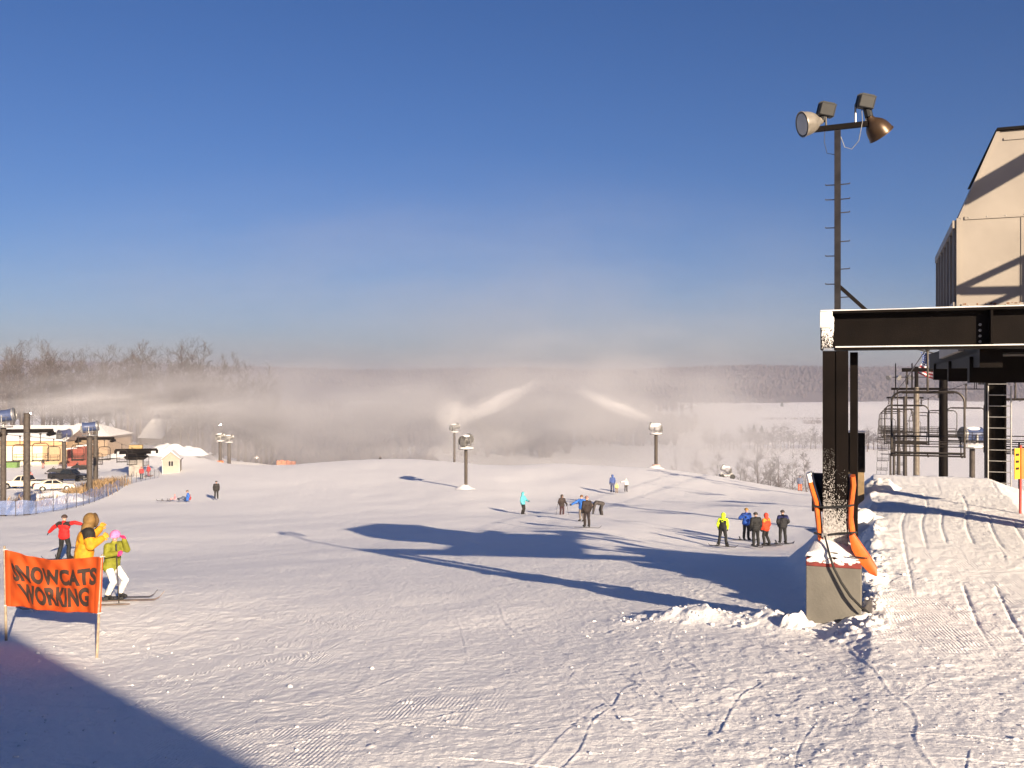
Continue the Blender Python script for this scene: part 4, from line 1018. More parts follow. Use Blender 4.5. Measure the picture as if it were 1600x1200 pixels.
# ------------------------------------------------------------------ vehicles
def wheel(mb_t, mb_r, x, y, r=.38, w=.24):
    M_ = Matrix.Translation((x, y, r)) @ Matrix.Rotation(R(90), 4, 'X')
    mb_t.lathe([(r*.62, -w/2), (r*.92, -w/2), (r, -w*.3), (r, w*.3), (r*.92, w/2), (r*.62, w/2), (r*.62, -w/2)], M_, 18)
    mb_r.lathe([(.001, -w*.42), (r*.35, -w*.46), (r*.615, -w*.35), (r*.615, w*.35), (r*.35, w*.46), (.001, w*.42)], M_, 14)
def vehicle(pos, rz, kind, label, paint):
    root = empty('pickup_truck' if kind == 'pickup' else 'parked_car', pos, rz, label, 'pickup truck' if kind == 'pickup' else 'car')
    if kind == 'pickup':      # nose towards -x
        L, Wd = 5.6, .98
        body = [(-2.8, .45), (-2.85, .75), (-2.75, 1.02), (-1.5, 1.13), (-.72, 1.13), (1.0, 1.13), (2.75, 1.13), (2.78, .5), (2.3, .42), (2.18, .75), (1.85, .88), (1.5, .75), (1.38, .42), (-1.45, .42), (-1.57, .75), (-1.9, .88), (-2.23, .75), (-2.35, .42)]
        cab = [(-1.25, 1.14), (-.62, 1.80), (.55, 1.86), (.98, 1.14)]; wx = (-1.9, 1.85)
        wins = [[(-1.02, 1.18), (-.52, 1.72), (-.1, 1.75), (-.1, 1.18)], [(0, 1.18), (0, 1.76), (.50, 1.77), (.82, 1.18)]]
        r = .40
    else:                     # tail towards -x
        L, Wd = 4.6, .88
        body = [(-2.25, .42), (-2.32, .72), (-2.25, .98), (-1.55, 1.02), (1.0, .96), (2.1, .80), (2.25, .6), (2.2, .38), (1.75, .32), (1.65, .58), (1.38, .70), (1.1, .58), (1.0, .32), (-.95, .32), (-1.05, .58), (-1.35, .70), (-1.65, .58), (-1.75, .35)]
        cab = [(-1.75, 1.0), (-.85, 1.42), (.2, 1.44), (1.05, .97)]; wx = (-1.35, 1.38)
        wins = [[(-1.35, 1.04), (-.78, 1.36), (-.28, 1.38), (-.28, 1.02)], [(-.2, 1.02), (-.2, 1.38), (.18, 1.38), (.82, 1.0)]]
        r = .33
    bm = bmesh.new()
    def pr(poly, y0, y1, inset=0.0):
        q = MB(); q.prism(poly, y0, y1, axis='y')
        if inset:
            zt = max(p[1] for p in poly); zb = min(p[1] for p in poly)
            q.v = [(x, y*(1-inset*(z-zb)/(zt-zb)), z) for x, y, z in q.v]
        return q
    m = MB(); q = pr(body, -Wd, Wd); m.add(q.v, q.f); q = pr(cab, -Wd+.04, Wd-.04, .22); m.add(q.v, q.f)
    b = m.build('body', paint, root)
    bv = b.modifiers.new('bevel', 'BEVEL'); bv.width = .05; bv.segments = 2; bv.limit_method = 'ANGLE'; bv.angle_limit = R(35)
    for sd in (-1, 1):
        for wn in wins:
            zb, zt = 1.14 if kind == 'pickup' else 1.0, 1.86 if kind == 'pickup' else 1.44
            vs = []
            for off in (.002, .016):
                for x, z in wn:
                    yy = (Wd-.04)*(1-.22*(z-zb)/(zt-zb))+off; vs.append((x, sd*yy, z))
            n = len(wn); m = MB(); m.add(vs, [tuple(range(n)), tuple(range(n, 2*n))]+[(i, (i+1) % n, (i+1) % n+n, i+n) for i in range(n)]); m.build('side_window', GLASSD, root)
    def slab(p0, p1, hw0, hw1, nm):     # windscreen / rear window on the slanted cab face
        d = Vector((p1[0]-p0[0], 0, p1[1]-p0[1])); nn = Vector((-d.z, 0, d.x)).normalized()
        if nn.z < 0: nn = -nn
        a = Vector((p0[0], 0, p0[1])); a1 = a+d*.12; a2 = a+d*.90; vs = []
        for off in (.004, .02):
            for pt, hw in ((a1, hw0), (a2, hw1)):
                for s_ in (-1, 1): vs.append(tuple(pt+nn*off+Vector((0, s_*hw, 0))))
        m = MB(); m.add(vs, [(0, 1, 3, 2), (4, 6, 7, 5), (0, 4, 5, 1), (2, 3, 7, 6), (0, 2, 6, 4), (1, 5, 7, 3)]); m.build(nm, GLASSD, root)
    slab(cab[0], cab[1], Wd*.82, Wd*.70, 'windscreen' if kind == 'pickup' else 'rear_window'); slab(cab[3], cab[2], Wd*.82, Wd*.70, 'rear_window' if kind == 'pickup' else 'windscreen')
    for x in wx:
        for sd in (-1, 1):
            t = MB(); rr = MB(); wheel(t, rr, x, sd*(Wd-.10), r); w = t.build('wheel', BLACK, root); rr.build('rim', GALV, w)
    nose = min(p[0] for p in body); tail = max(p[0] for p in body)
    for x, nm, mt in ((nose-.01, 'headlight' if kind == 'pickup' else 'tail_light', GALV if kind == 'pickup' else mat('tail_red', (.4, .03, .02), .3)), (tail-.02, 'tail_light' if kind == 'pickup' else 'headlight', mat('tail_red', (.4, .03, .02), .3) if kind == 'pickup' else GALV)):
        for sd in (-1, 1): m = MB(); m.box((x-.03, sd*Wd*.78-.14, .70), (x+.06, sd*Wd*.78+.14, .90), bev=.02); m.build(nm, mt, root)
    for x in (nose, tail): m = MB(); m.box((x-.06, -Wd*.95, .40), (x+.06, Wd*.95, .58), bev=.03); m.build('bumper', GALV if kind == 'pickup' else paint, root)
    if kind == 'pickup':
        m = MB(); m.box((1.06, -Wd+.10, 1.131), (2.70, Wd-.10, 1.16)); m.build('bed_cover', BLACK, root)
    return root
WPAINT = mat('white_car_paint', (.70, .62, .50), .3, 0, .05, 2); BPAINT = mat('black_car_paint', (.018, .017, .018), .3, 0, .1, 2)
vehicle(on(39, 124), R(-3), 'pickup', 'white pickup truck parked side on behind the nearest lift tower', WPAINT)
vehicle(on(86, 118), R(22), 'sedan', 'white sedan with a red tail light parked by the dry grass', WPAINT)
vehicle(on(108, 136), R(180-8), 'pickup', 'black pickup truck parked behind the white sedan', BPAINT)
def snowmobile(pos, rz, label):
    root = empty('snowmobile', pos, rz, label, 'snowmobile', 'dark snowmobiles parked before the garage')
    m = MB(); m.prism([(-1.45, .35), (-1.5, .5), (-1.0, .82), (-.4, .92), (-.1, .72), (1.3, .66), (1.35, .42), (-.2, .30)], -.30, .30, axis='y'); b = m.build('body', BLACK, root); bv = b.modifiers.new('b', 'BEVEL'); bv.width = .06; bv.segments = 2
    m = MB(); m.prism([(-.15, .73), (.1, .90), (1.1, .86), (1.3, .67)], -.2, .2, axis='y'); m.build('seat', mat('dark_seat', (.05, .035, .03), .7), root)
    m = MB(); m.prism([(-.75, .88), (-.45, 1.28), (-.40, 1.28), (-.62, .88)], -.28, .28, axis='y'); m.build('windshield', GLASSD, root)
    m = MB(); m.tube([(-.35, -.36, 1.08), (-.42, 0, 1.0), (-.35, .36, 1.08)], .025, 6); m.tube([(-.42, 0, 1.0), (-.6, 0, .8)], .03, 6); m.build('handlebar', STEEL, root)
    m = MB(); m.prism([(-.1, .05), (-.25, .2), (-.1, .34), (1.3, .40), (1.5, .25), (1.35, .03)], -.19, .19, axis='y'); m.build('track', BLACK, root)
    for sd in (-1, 1): m = MB(); m.tube([(-1.75, sd*.45, .25), (-1.6, sd*.45, .08), (-1.3, sd*.45, .03), (-.5, sd*.45, .03)], .05, 6); m.tube([(-1.0, sd*.45, .05), (-1.0, sd*.2, .45)], .03, 6); m.build('ski', STEEL, root)
    return root
snowmobile(on(89, 150), R(20), 'dark snowmobile facing the camera, left one of the parked pair')
snowmobile(on(126, 156), R(4), 'dark low snowmobile side on, right one of the parked pair')

# ------------------------------------------------------------------ blue net fence along the slope edge, dry grass, orange mesh
def net_material(name, col, alpha):
    m = bpy.data.materials.new(name); m.use_nodes = True; t = m.node_tree; p = t.nodes['Principled BSDF']
    p.inputs['Base Color'].default_value = (*col, 1); p.inputs['Roughness'].default_value = .7
    tr = t.nodes.new('ShaderNodeBsdfTransparent'); mx = t.nodes.new('ShaderNodeMixShader')
    tc = t.nodes.new('ShaderNodeTexCoord'); nz = t.nodes.new('ShaderNodeTexNoise'); nz.inputs['Scale'].default_value = 2.2
    mr = t.nodes.new('ShaderNodeMapRange'); mr.inputs['To Min'].default_value = alpha-.25; mr.inputs['To Max'].default_value = alpha+.30
    t.links.new(tc.outputs['Object'], nz.inputs['Vector']); t.links.new(nz.outputs['Fac'], mr.inputs['Value']); t.links.new(mr.outputs[0], mx.inputs['Fac'])
    t.links.new(tr.outputs[0], mx.inputs[1]); t.links.new(p.outputs[0], mx.inputs[2]); t.links.new(mx.outputs[0], t.nodes['Material Output'].inputs['Surface'])
    return m
def net_fence(pts, h, label, netm, step=2.0, post=.03):
    root = empty('net_fence', pts[0], 0, label, 'net fence'); o = Vector(pts[0])
    P = [Vector(p) for p in pts]; acc = [0]
    for i in range(len(P)-1): acc.append(acc[-1]+(P[i+1]-P[i]).length)
    n = int(acc[-1]/.35); top = []; bot = []
    for k in range(n+1):
        t = acc[-1]*k/n; i = max(0, min(len(P)-2, int(np.searchsorted(acc, t))-1)); f = (t-acc[i])/(acc[i+1]-acc[i]); q = P[i].lerp(P[i+1], f); q.z = gz(q.x, q.y)
        w = .10*math.sin(t*2.1)+.06*math.sin(t*5.3); e = h*(.86+.14*abs(math.cos(t*math.pi/step)))*(.9+.2*vnoise(np.array([t*.7]), np.array([0.]), 3)[0])
        bot.append(q-o+Vector((0, w*.5, -.02))); top.append(q-o+Vector((0, w, e)))
        if k % max(1, int(step/.35)) == 0: m = MB(); m.tube([q-o+Vector((0, -.04, -.3)), q-o+Vector((.02, -.04, h*1.15))], post, 6); m.build('post', STEEL, root)
    vs = []; fs = []
    for a, b in zip(bot, top):
        for u in (0, .33, .66, 1): c = a.lerp(b, u); vs += [tuple(c+Vector((0, .04*math.sin(u*9), 0)))]
    for k in range(n):
        for j in range(3): a = k*4+j; fs.append((a, a+1, a+5, a+4))
    m = MB(); m.add(vs, fs); m.build('net', netm, root, True, recalc=False)
BLUENET = net_material('blue_netting', (.16, .22, .42), .50)
net_fence([on(*q) for q in ((-120, 80), (0, 82), (42, 82.5), (70, 84), (100, 86), (125, 89), (150, 94), (168, 99), (186, 105))], 1.25, 'long blue safety net fence curving along the left edge of the slope', BLUENET)
net_fence([on(*q) for q in ((187, 106), (200, 115), (225, 124), (250, 134))], 1.15, 'thin sparse posts with faint netting running from the blue net to the shed', net_material('faint_netting', (.30, .36, .50), .20), 3.0)
net_fence([on(*q) for q in ((432, 186), (446, 188), (462, 186))], 1.0, 'short run of faded orange mesh fence on the far crest', net_material('orange_netting', (.62, .25, .14), .6), 1.5)
def dry_grass():
    rng = np.random.default_rng(12); co = []; fs = []
    grass = mat('dry_grass', (.30, .20, .10), .9, 0, .25, 1.5, tint=(.17, .11, .065))
    n = 0
    for (px, d, sx, sy, cnt, hh) in ((85, 100, 3.0, 3, 900, .9), (112, 100, 2.4, 3, 900, 1.0), (165, 112, 1.6, 3, 900, 1.2), (150, 110, 1.5, 2, 400, 1.0), (60, 94, 2.2, 2, 300, .7), (130, 106, 1.6, 3, 500, .9)):
        c = on(px, d)
        for k in range(cnt):
            x = c.x+rng.normal(0, sx*.6); y = c.y+rng.normal(0, sy*.6); z = _gzfast(x, y)
            h = hh*rng.uniform(.4, 1.2); a = rng.uniform(0, 6.28); w = .03; lx, ly = rng.normal(0, .25, 2)*h
            dx, dy = math.cos(a)*w, math.sin(a)*w
            co += [(x-dx, y-dy, z-.1), (x+dx, y+dy, z-.1), (x+lx*.5+dx*.8, y+ly*.5+dy*.8, z+h*.6), (x+lx, y+ly, z+h)]; fs.append((n, n+1, n+2, n+3)); n += 4
    o = np_mesh('dry_grass', np.array(co), np.array(fs), grass); tag(o, 'dry tan grass poking out of the snow behind the blue net', 'grass', kind='stuff')
_gxs = np.linspace(-75, -30, 46); _gys = np.linspace(80, 125, 46)
_gg = base_h(*np.meshgrid(_gxs, _gys))
def _gzfast(x, y):
    i = min(max((x+75)/1.0, 0), 44.99); j = min(max((y-80)/1.0, 0), 44.99); a = int(i); b = int(j); fx = i-a; fy = j-b
    return (_gg[b, a]*(1-fx)+_gg[b, a+1]*fx)*(1-fy)+(_gg[b+1, a]*(1-fx)+_gg[b+1, a+1]*fx)*fy
dry_grass()
def snow_mound(px, d, sx, sy, h, label, seed):
    p = on(px, d); n = 26; vs = []; fs = []
    for j in range(n+1):
        for i in range(n+1):
            u = i/n*2-1; v = j/n*2-1; r = math.hypot(u, v); k = max(0, 1-r*r)
            e = fbm(np.array([u*2.2+seed]), np.array([v*2.2]), seed, 4)[0]
            vs.append((u*sx, v*sy, h*k**.8*(.45+1.1*e)-.15))
    for j in range(n):
        for i in range(n): a = j*(n+1)+i; fs.append((a, a+1, a+n+2, a+n+1))
    m = MB(); m.add(vs, fs); o = m.build('snow_pile', SNOWC, None, True, recalc=False); o.location = p; tag(o, label, 'snow pile')
snow_mound(276, 168, 5.5, 4, 1.9, 'large ploughed snow pile rising behind the small shed', 3)
snow_mound(90, 97, 4.5, 2.5, .9, 'lumpy snow bank in the dry grass left of the fence bend', 8)
snow_mound(215, 174, 6, 4, 1.2, 'snow pile between the garage wing and the lift station', 13)
snow_mound(1345, 20.5, 1.0, .8, .45, 'small snow heap beside the ramp behind the pier', 17)
snow_mound(1378, 24.5, .55, .7, .35, 'narrow snow heap at the top left corner of the ramp', 19)
snow_mound(1248, 13.75, .42, .3, .36, 'smooth rounded snow clump at the left foot of the concrete pier', 23)
snow_mound(1352, 13.6, .50, .25, .22, 'low snow clump at the right foot of the concrete pier', 25)
def lamp(px, py, d, label):
    p = on(px, d); root = empty('yard_lamp', p, 0, label, 'lamp', 'lit yard lamps'); H = W(0, py, d).z-p.z
    m = MB(); m.tube([(0, 0, -.5), (0, 0, H), (.0, -.5, H+.15)], .09, 8); m.build('pole', POSTM, root, True)
    e = bpy.data.materials.get('lamp_glow')
    if not e:
        e = bpy.data.materials.new('lamp_glow'); e.use_nodes = True; q = e.node_tree.nodes['Principled BSDF']; q.inputs['Emission Color'].default_value = (1, .85, .6, 1); q.inputs['Emission Strength'].default_value = 60
    m = MB(); m.ball((0, -.75, H+.1), (.26, .26, .2), 10); m.build('lamp_head', e, root)
lamp(50, 647, 215, 'bright lit yard lamp glowing above the garage roof')
lamp(346, 664, 225, 'lit lamp in the mist beyond the orange padded post')
# ------------------------------------------------------------------ bare trees
def bare_tree(seed, H, spread, dens=1.0, r0=.24):
    rng = random.Random(seed); T = MB(); C = MB()
    def seg(mb, a, b, ra, rb, n): mb.tube([a, b], [ra, rb], n, cap=False)
    def grow(p, d, L, r, lv):
        n = 3 if lv < 3 else 2; q = p; dd = d
        for i in range(n):
            dd = (dd+Vector((rng.gauss(0, .14), rng.gauss(0, .14), rng.gauss(.05, .09)))).normalized(); q2 = q+dd*(L/n)
            ra = r*(1-.22*i); rb = r*(1-.22*(i+1)); seg(C, q, q2, ra, max(rb, .016), 3); 
            if lv < 4:
                for _ in range(1 if lv < 2 else (2 if rng.random() < .92*dens else 1)):
                    ang = rng.uniform(.45, .95); az = rng.uniform(0, 6.28); u = dd.orthogonal().normalized(); w = dd.cross(u)
                    nd = (dd*math.cos(ang)+(u*math.cos(az)+w*math.sin(az))*math.sin(ang)+Vector((0, 0, .16))).normalized()
                    grow(q2, nd, L*rng.uniform(.52, .74), max(rb*.62, .018), lv+1)
            q = q2
    p = Vector((0, 0, -.4)); d = Vector((rng.gauss(0, .03), rng.gauss(0, .03), 1)); k = 9
    for i in range(k):
        d = (d+Vector((rng.gauss(0, .05), rng.gauss(0, .05), .1))).normalized(); p2 = p+d*(H*.86/k); ra = r0*(1-i/k*.86); rb = r0*(1-(i+1)/k*.86); seg(T, p, p2, ra, rb, 7)
        t = i/k
        if t > .22:
            for _ in range(rng.choice((2, 3, 3))):
                az = rng.uniform(0, 6.28); el = rng.uniform(.35, .95)+t*.3
                grow(p2, Vector((math.cos(az)*math.cos(el), math.sin(az)*math.cos(el), math.sin(el))), H*spread*(1.12-t*.75)*rng.uniform(.6, 1.1), rb*.55, 1)
        p = p2
    grow(p, d, H*.14, .05, 1)
    return T, C
PROTO = []
for k, (H, sp) in enumerate(((20, .20), (22, .17), (18, .23), (24, .16), (16, .21))):
    T, C = bare_tree(40+k, H, sp); PROTO.append((H, T, C, [None, None]))
BROWNT = mat('brown_twigs', (.082, .064, .056), .95, 0, .2, .4)
def tree(k, pos, H, label, group, fade=1.0):
    Hp, T, C, mm = PROTO[k]
    root = empty('bare_tree', pos, random.uniform(0, 6.28), label, 'tree', group); s = H/Hp; root.scale = (s*fade*1.2, s*fade*1.2, s)
    for i, (nm, q, mt) in enumerate((('trunk', T, WOODT), ('crown', C, BROWNT))):
        if mm[i] is None: o = q.build(nm, mt, root, recalc=False); mm[i] = o.data
        else: o = bpy.data.objects.new(nm, mm[i]); COL.objects.link(o); o.parent = root
    return root
def place_trees():
    rng = random.Random(21)
    G1 = 'bare trees in the wood behind the garage and the mist'
    sil = lambda px: np.interp(px, [-150, 0, 60, 110, 160, 210, 250, 280, 330, 400, 480, 560, 640], [552, 547, 538, 556, 552, 548, 560, 540, 562, 590, 604, 610, 610])
    k = 0
    for row, (d0, n, drop) in enumerate(((212, 15, 18), (235, 30, 10), (262, 38, 0))):
        for i in range(n):
            px = -140+575*(i+rng.uniform(-.3, .3)+.5)/n if row else -140+470*(i+rng.uniform(-.3, .3)+.5)/n
            d = d0+rng.uniform(-9, 9); p = on(px, d, -.2)
            if row == 0 and 222 < px < 282: continue
            top = W(px, sil(px)+drop+rng.uniform(-4, 16), d).z; H = max(9, top-p.z)
            tree(rng.randrange(5), p, H, 'bare brown tree in the hazy wood behind the garage and snow mist', G1)
    for px, d, py in ((281, 205, 648), (296, 212, 640), (268, 214, 655)):
        p = on(px, d, -.2); tree(rng.randrange(5), p, W(px, py-45, d).z-p.z, {281: 'dark thick trunk standing right beside the misty house', 296: 'thinner dark tree just right of the thick trunk by the house', 268: 'tree whose crown rises over the misty house roof'}[px], G1, 1.5 if px == 281 else 1.15)
    G2 = 'bare trees in the hedge line across the valley field'
    for i in range(56):
        px = 1100+330*(i+rng.uniform(-.4, .4))/56; d = 850+rng.uniform(-25, 25); p = on(px, d, -.5)
        tree(rng.randrange(5), p, rng.uniform(13, 22), 'small bare tree in the hedge line across the snowy valley field', G2, 1.6)
    G3 = 'bare trees rising from the foot of the slope'
    for px, d, py in ((1088, 300, 715), (1120, 320, 700), (1160, 300, 712), (1184, 285, 690), (1215, 310, 705), (1240, 300, 718), (1262, 280, 700), (1150, 330, 705), (1060, 310, 722), (1205, 330, 715)):
        p = on(px, d, -.5); tree(rng.randrange(5), p, W(px, py, d).z-p.z, 'faint bare tree rising from the foot of the slope below the crest', G3, 1.0)
place_trees()
def pine(px, d, h, label):
    p = on(px, d, -.3); root = empty('pine_tree', p, 0, label, 'tree'); rng = random.Random(int(px)); m = MB(); m.tube([(0, 0, 0), (0, 0, h)], [h*.02, .02], 6); m.build('trunk', WOODT, root)
    m = MB()
    for k in range(420):
        t = rng.random()**.8; z = h*(.1+.9*t); r = h*.30*(1-t)+.15; a = rng.uniform(0, 6.28); q = r*rng.uniform(.5, 1.05); s = h*.055
        c = Vector((q*math.cos(a), q*math.sin(a), z)); t1 = Vector((math.cos(a), math.sin(a), -.5))*s*1.5; t2 = Vector((-math.sin(a), math.cos(a), rng.uniform(-.3, .3)))*s
        m.add([c-t2, c+t1, c+t2, c-t1*.5+Vector((0, 0, s*.5))], [(0, 1, 2, 3)])
    m.build('crown', mat('pine_needles', (.05, .065, .045), .9, 0, .3, .6), root, recalc=False)
pine(1178, 1180, 10.5, 'dark pine in the valley field, left one of the pair'); pine(1190, 1190, 8.5, 'dark pine in the valley field, right one of the pair'); pine(1159, 1170, 8, 'lone faint pine left of the pair in the valley field'); pine(1222, 2000, 13, 'dark pine clump before the far snowy hillocks')
def shrub_line(x0, x1, d, h, label):
    p = on((x0+x1)/2, d); rng = random.Random(int(x0)); m = MB(); Wd = X(x1, d)-X(x0, d)
    for k in range(500):
        c = Vector((rng.uniform(-.5, .5)*Wd, rng.gauss(0, 6), rng.uniform(0, h))); s = rng.uniform(.5, 1.4); t = Vector((rng.gauss(0, .2), rng.gauss(0, .2), 1))*s; u = Vector((rng.gauss(0, 1), rng.gauss(0, 1), .3))*s*.5
        m.add([c-t*.5, c+u*.5, c+t, c-u*.5], [(0, 1, 2, 3)])
    o = m.build('hedge', WOODT, None, recalc=False); o.location = p; tag(o, label, 'hedge')
shrub_line(1190, 1300, 1560, 3, 'thin dark hedge line crossing the upper valley field'); shrub_line(1255, 1285, 1420, 5, 'short dark hedge piece right in the valley field'); shrub_line(1140, 1190, 1900, 11, 'brown thicket below the far snowy hillocks')

# ------------------------------------------------------------------ people
def eval_mesh(o):
    dg = bpy.context.evaluated_depsgraph_get(); me = bpy.data.meshes.new_from_object(o.evaluated_get(dg), preserve_all_data_layers=False, depsgraph=dg); return me
def solid(name, prims, vox, mats, parent=None, inflate=0.0, smooth=3):
    """one continuous skin grown round tapered limbs; each face takes the material of its nearest limb"""
    mb = MB()
    for (a, b, ra, rb, z) in prims: mb.capsule(a, b, ra+inflate, rb+inflate, 10, 3)
    me = bpy.data.meshes.new('tmp'); me.from_pydata(mb.v, [], mb.f); o = bpy.data.objects.new('tmp', me); COL.objects.link(o)
    r = o.modifiers.new('r', 'REMESH'); r.mode = 'VOXEL'; r.voxel_size = vox
    s = o.modifiers.new('s', 'SMOOTH'); s.factor = .5; s.iterations = smooth
    m2 = eval_mesh(o); bpy.data.objects.remove(o); bpy.data.meshes.remove(me)
    m2.name = name; zones = sorted({p[4] for p in prims}, key=lambda z: list(mats).index(z))
    for z in zones: m2.materials.append(mats[z])
    n = len(m2.polygons); ce = np.empty(n*3); m2.polygons.foreach_get('center', ce); ce = ce.reshape(-1, 3); best = np.full(n, 1e9); idx = np.zeros(n, np.int32)
    for (a, b, ra, rb, z) in prims:
        a = np.array(a); b = np.array(b); d = b-a; L2 = max(d@d, 1e-9); t = np.clip(((ce-a)@d)/L2, 0, 1); ds = np.linalg.norm(ce-a-t[:, None]*d, axis=1)-(ra+(rb-ra)*t)
        k = ds < best; best[k] = ds[k]; idx[k] = zones.index(z)
    m2.polygons.foreach_set('material_index', idx); m2.polygons.foreach_set('use_smooth', np.ones(n, bool)); m2.update()
    ob = bpy.data.objects.new(name, m2); COL.objects.link(ob)
    if parent: ob.parent = parent
    return ob
def hand(pr, w, d, up, side, zone, k=1.0, curl=.5):
    w = Vector(w); d = Vector(d).normalized(); up = Vector(up); up = (up-d*up.dot(d)).normalized(); lat = d.cross(up)*side
    for q in (-.026, 0, .026): pr.append((w+lat*q*.7*k, w+d*.075*k+lat*q*k, .017*k, .016*k, zone))
    for i, (q, L) in enumerate(((-.036, .062), (-.012, .078), (.012, .074), (.034, .056))):
        b = w+d*.08*k+lat*q*k*1.15; c = b+(d*math.cos(curl*.6)-up*math.sin(curl*.6))*L*.5*k+lat*q*.2*k; e = c+(d*math.cos(curl*1.6)-up*math.sin(curl*1.6))*L*.5*k
        pr.append((b, c, .0125*k, .0115*k, zone)); pr.append((c, e, .0115*k, .0095*k, zone))
    b = w+d*.02*k+lat*.03*k; c = b+(lat*.75+d*.6-up*.2).normalized()*.042*k; e = c+(d+lat*.25-up*.3).normalized()*.034*k
    pr.append((b, c, .015*k, .013*k, zone)); pr.append((c, e, .013*k, .0105*k, zone))
_cm = {}
def cloth(c, rough=.75):
    k = tuple(round(v, 3) for v in c)
    if k not in _cm: _cm[k] = mat('cloth_%d_%d_%d' % tuple(int(v*255) for v in c), c, rough, 0, .2, 9, .022, 8)
    return _cm[k]
SKIN = mat('skin', (.55, .33, .25), .6, 0, .06, 20); HAIRD = mat('dark_hair', (.04, .028, .02), .7, 0, .2, 40)
SLED = mat('ski_top', (.06, .05, .05), .4, 0, .3, 8)
def person(px, d, label, heading=0, H=1.75, top=(0.05, 0.05, 0.05), pants=(0.01, 0.01, 0.011), glove=(0.01, 0.01, 0.01), boot=(0.0125, 0.011, 0.01), hat=None, pose=None, vox=.013, kind='hat', accent=None, jacket=True, group=None, bulk=1.0, pos=None, skin_hair=HAIRD, face=True, lift=0.0, gogg=None, bib=False):
    P = dict(pel=(0, 0, .95), chest=(0, -.01, 1.28), neck=(0, 0, 1.47), head=(0, -.03, 1.62), lat=(1, 0, 0),
             el=(-.26, .03, 1.13), wl=(-.25, -.10, .90), hl=(0, -.3, -1), er=(.26, .03, 1.13), wr=(.25, -.10, .90), hr=(0, -.3, -1),
             kl=(-.12, -.03, .50), al=(-.13, .02, .10), tl=(-.15, -.15, .06), kr=(.12, -.03, .50), ar=(.13, .02, .10), tr=(.15, -.15, .06), look=(0, -1, 0))
    P.update(pose or {}); V = {k: Vector(v) for k, v in P.items()}; lat = V['lat'].normalized(); s = H/1.75
    p = pos if pos is not None else on(px, d); p = Vector(p)+Vector((0, 0, .035+lift))
    pr = []; A = lambda a, b, ra, rb, z: pr.append((Vector(a), Vector(b), ra*bulk if z in ('top', 'accent') else ra, rb*bulk if z in ('top', 'accent') else rb, z))
    pel, ch, nk, hd = V['pel'], V['chest'], V['neck'], V['head']; mid = pel.lerp(ch, .45)
    tz = 'pants' if bib else 'top'
    A(pel-lat*.075, pel+lat*.075, .125, .125, 'pants'); A(mid-lat*.07, mid+lat*.07, .13, .13, tz); A(ch-lat*.10, ch+lat*.10, .13, .13, tz); A(pel+(ch-pel)*.15-lat*.06, pel+(ch-pel)*.15+lat*.06, .14, .14, tz)
    A(mid, ch, .14, .14, tz); A(ch, nk, .13, .065, 'top'); shc = ch.lerp(nk, .62)
    for sd, e, w, h in ((-1, 'el', 'wl', 'hl'), (1, 'er', 'wr', 'hr')):
        sh = shc+lat*sd*.19; A(ch.lerp(nk, .45)+lat*sd*.06, sh, .105, .085, 'accent' if accent else 'top'); A(sh, V[e], .080, .066, 'top'); A(sh, sh.lerp(V[e], .35), .083, .078, 'accent' if accent else 'top'); A(V[e], V[w], .066, .048, 'top')
        up = Vector((sd*.9, .3, .2)); hand(pr, V[w], V[h], up, -sd, 'glove', 1.12)
    for sd, k, a, t in ((-1, 'kl', 'al', 'tl'), (1, 'kr', 'ar', 'tr')):
        hp = pel+lat*sd*.095-Vector((0, 0, .03)); A(hp, V[k], .112, .082, 'pants'); kn = V[k]; cf = kn.lerp(V[a], .32)+Vector((0, .02, 0)); A(kn, cf, .08, .083, 'pants'); A(cf, V[a]+Vector((0, 0, .06)), .083, .075, 'pants'); A(V[a]+Vector((0, 0, .10)), V[a], .072, .066, 'boot'); A(V[a]-Vector((0, 0, .02)), V[t], .062, .050, 'boot')
    lk = V['look'].normalized(); A(nk-Vector((0, 0, .04)), hd, .056, .06, 'skin'); A(hd+Vector((0, 0, .035))-lk*.015, hd+Vector((0, 0, .02))+lk*.012, .092, .088, 'skin'); A(hd+Vector((0, 0, -.045))+lk*.03, hd+Vector((0, 0, -.065))+lk*.055, .058, .036, 'skin'); A(hd+lk*.095+Vector((0, 0, .01)), hd+lk*.112-Vector((0, 0, .018)), .012, .016, 'skin')
    M_ = dict(top=cloth(top), accent=cloth(accent or top), pants=cloth(pants), glove=cloth(glove), boot=cloth(boot), skin=SKIN)
    body = solid('person', pr, vox/s if vox < .01 else vox, M_); body.location = p; body.rotation_euler = (0, 0, heading); body.scale = (s, s, s); tag(body, label, 'person', group)
    if jacket:
        jp = [q for q in pr if q[4] in ('top', 'accent')]
        hem = pel+(ch-pel)*-.12; jp = jp+[(hem-lat*.08, hem+lat*.08, .135*bulk, .135*bulk, 'top'), (pel-lat*.08, mid+lat*.0, .14*bulk, .13*bulk, 'top')]
        solid('jacket', jp, max(vox, .014), M_, body, .016, 4)
    lz = lk.copy(); Q = Matrix.Rotation(math.atan2(lz.x, -lz.y), 4, 'Z'); Th = Matrix.Translation(hd) @ Q
    hc = cloth(hat or (.05, .04, .04))
    m = MB()
    if kind == 'hat': m.ball((0, .005, .045), (.108, .118, .105), 16, -.15, Th); m.lathe([(.112, -.03), (.118, 0), (.112, .03), (.10, .03)], Th @ Matrix.Translation((0, .005, .045)) @ Matrix.Diagonal((1, 1.07, 1, 1)), 16); m.build('hat', hc, body, True)
    elif kind == 'helmet':
        m.ball((0, .01, .035), (.132, .145, .135), 20, -.35, Th); m.lathe([(.128, -.02), (.138, -.005), (.128, .01)], Th @ Matrix.Translation((0, .01, .01)) @ Matrix.Diagonal((1, 1.1, 1, 1)), 20); m.build('helmet', hc, body, True)
    else:
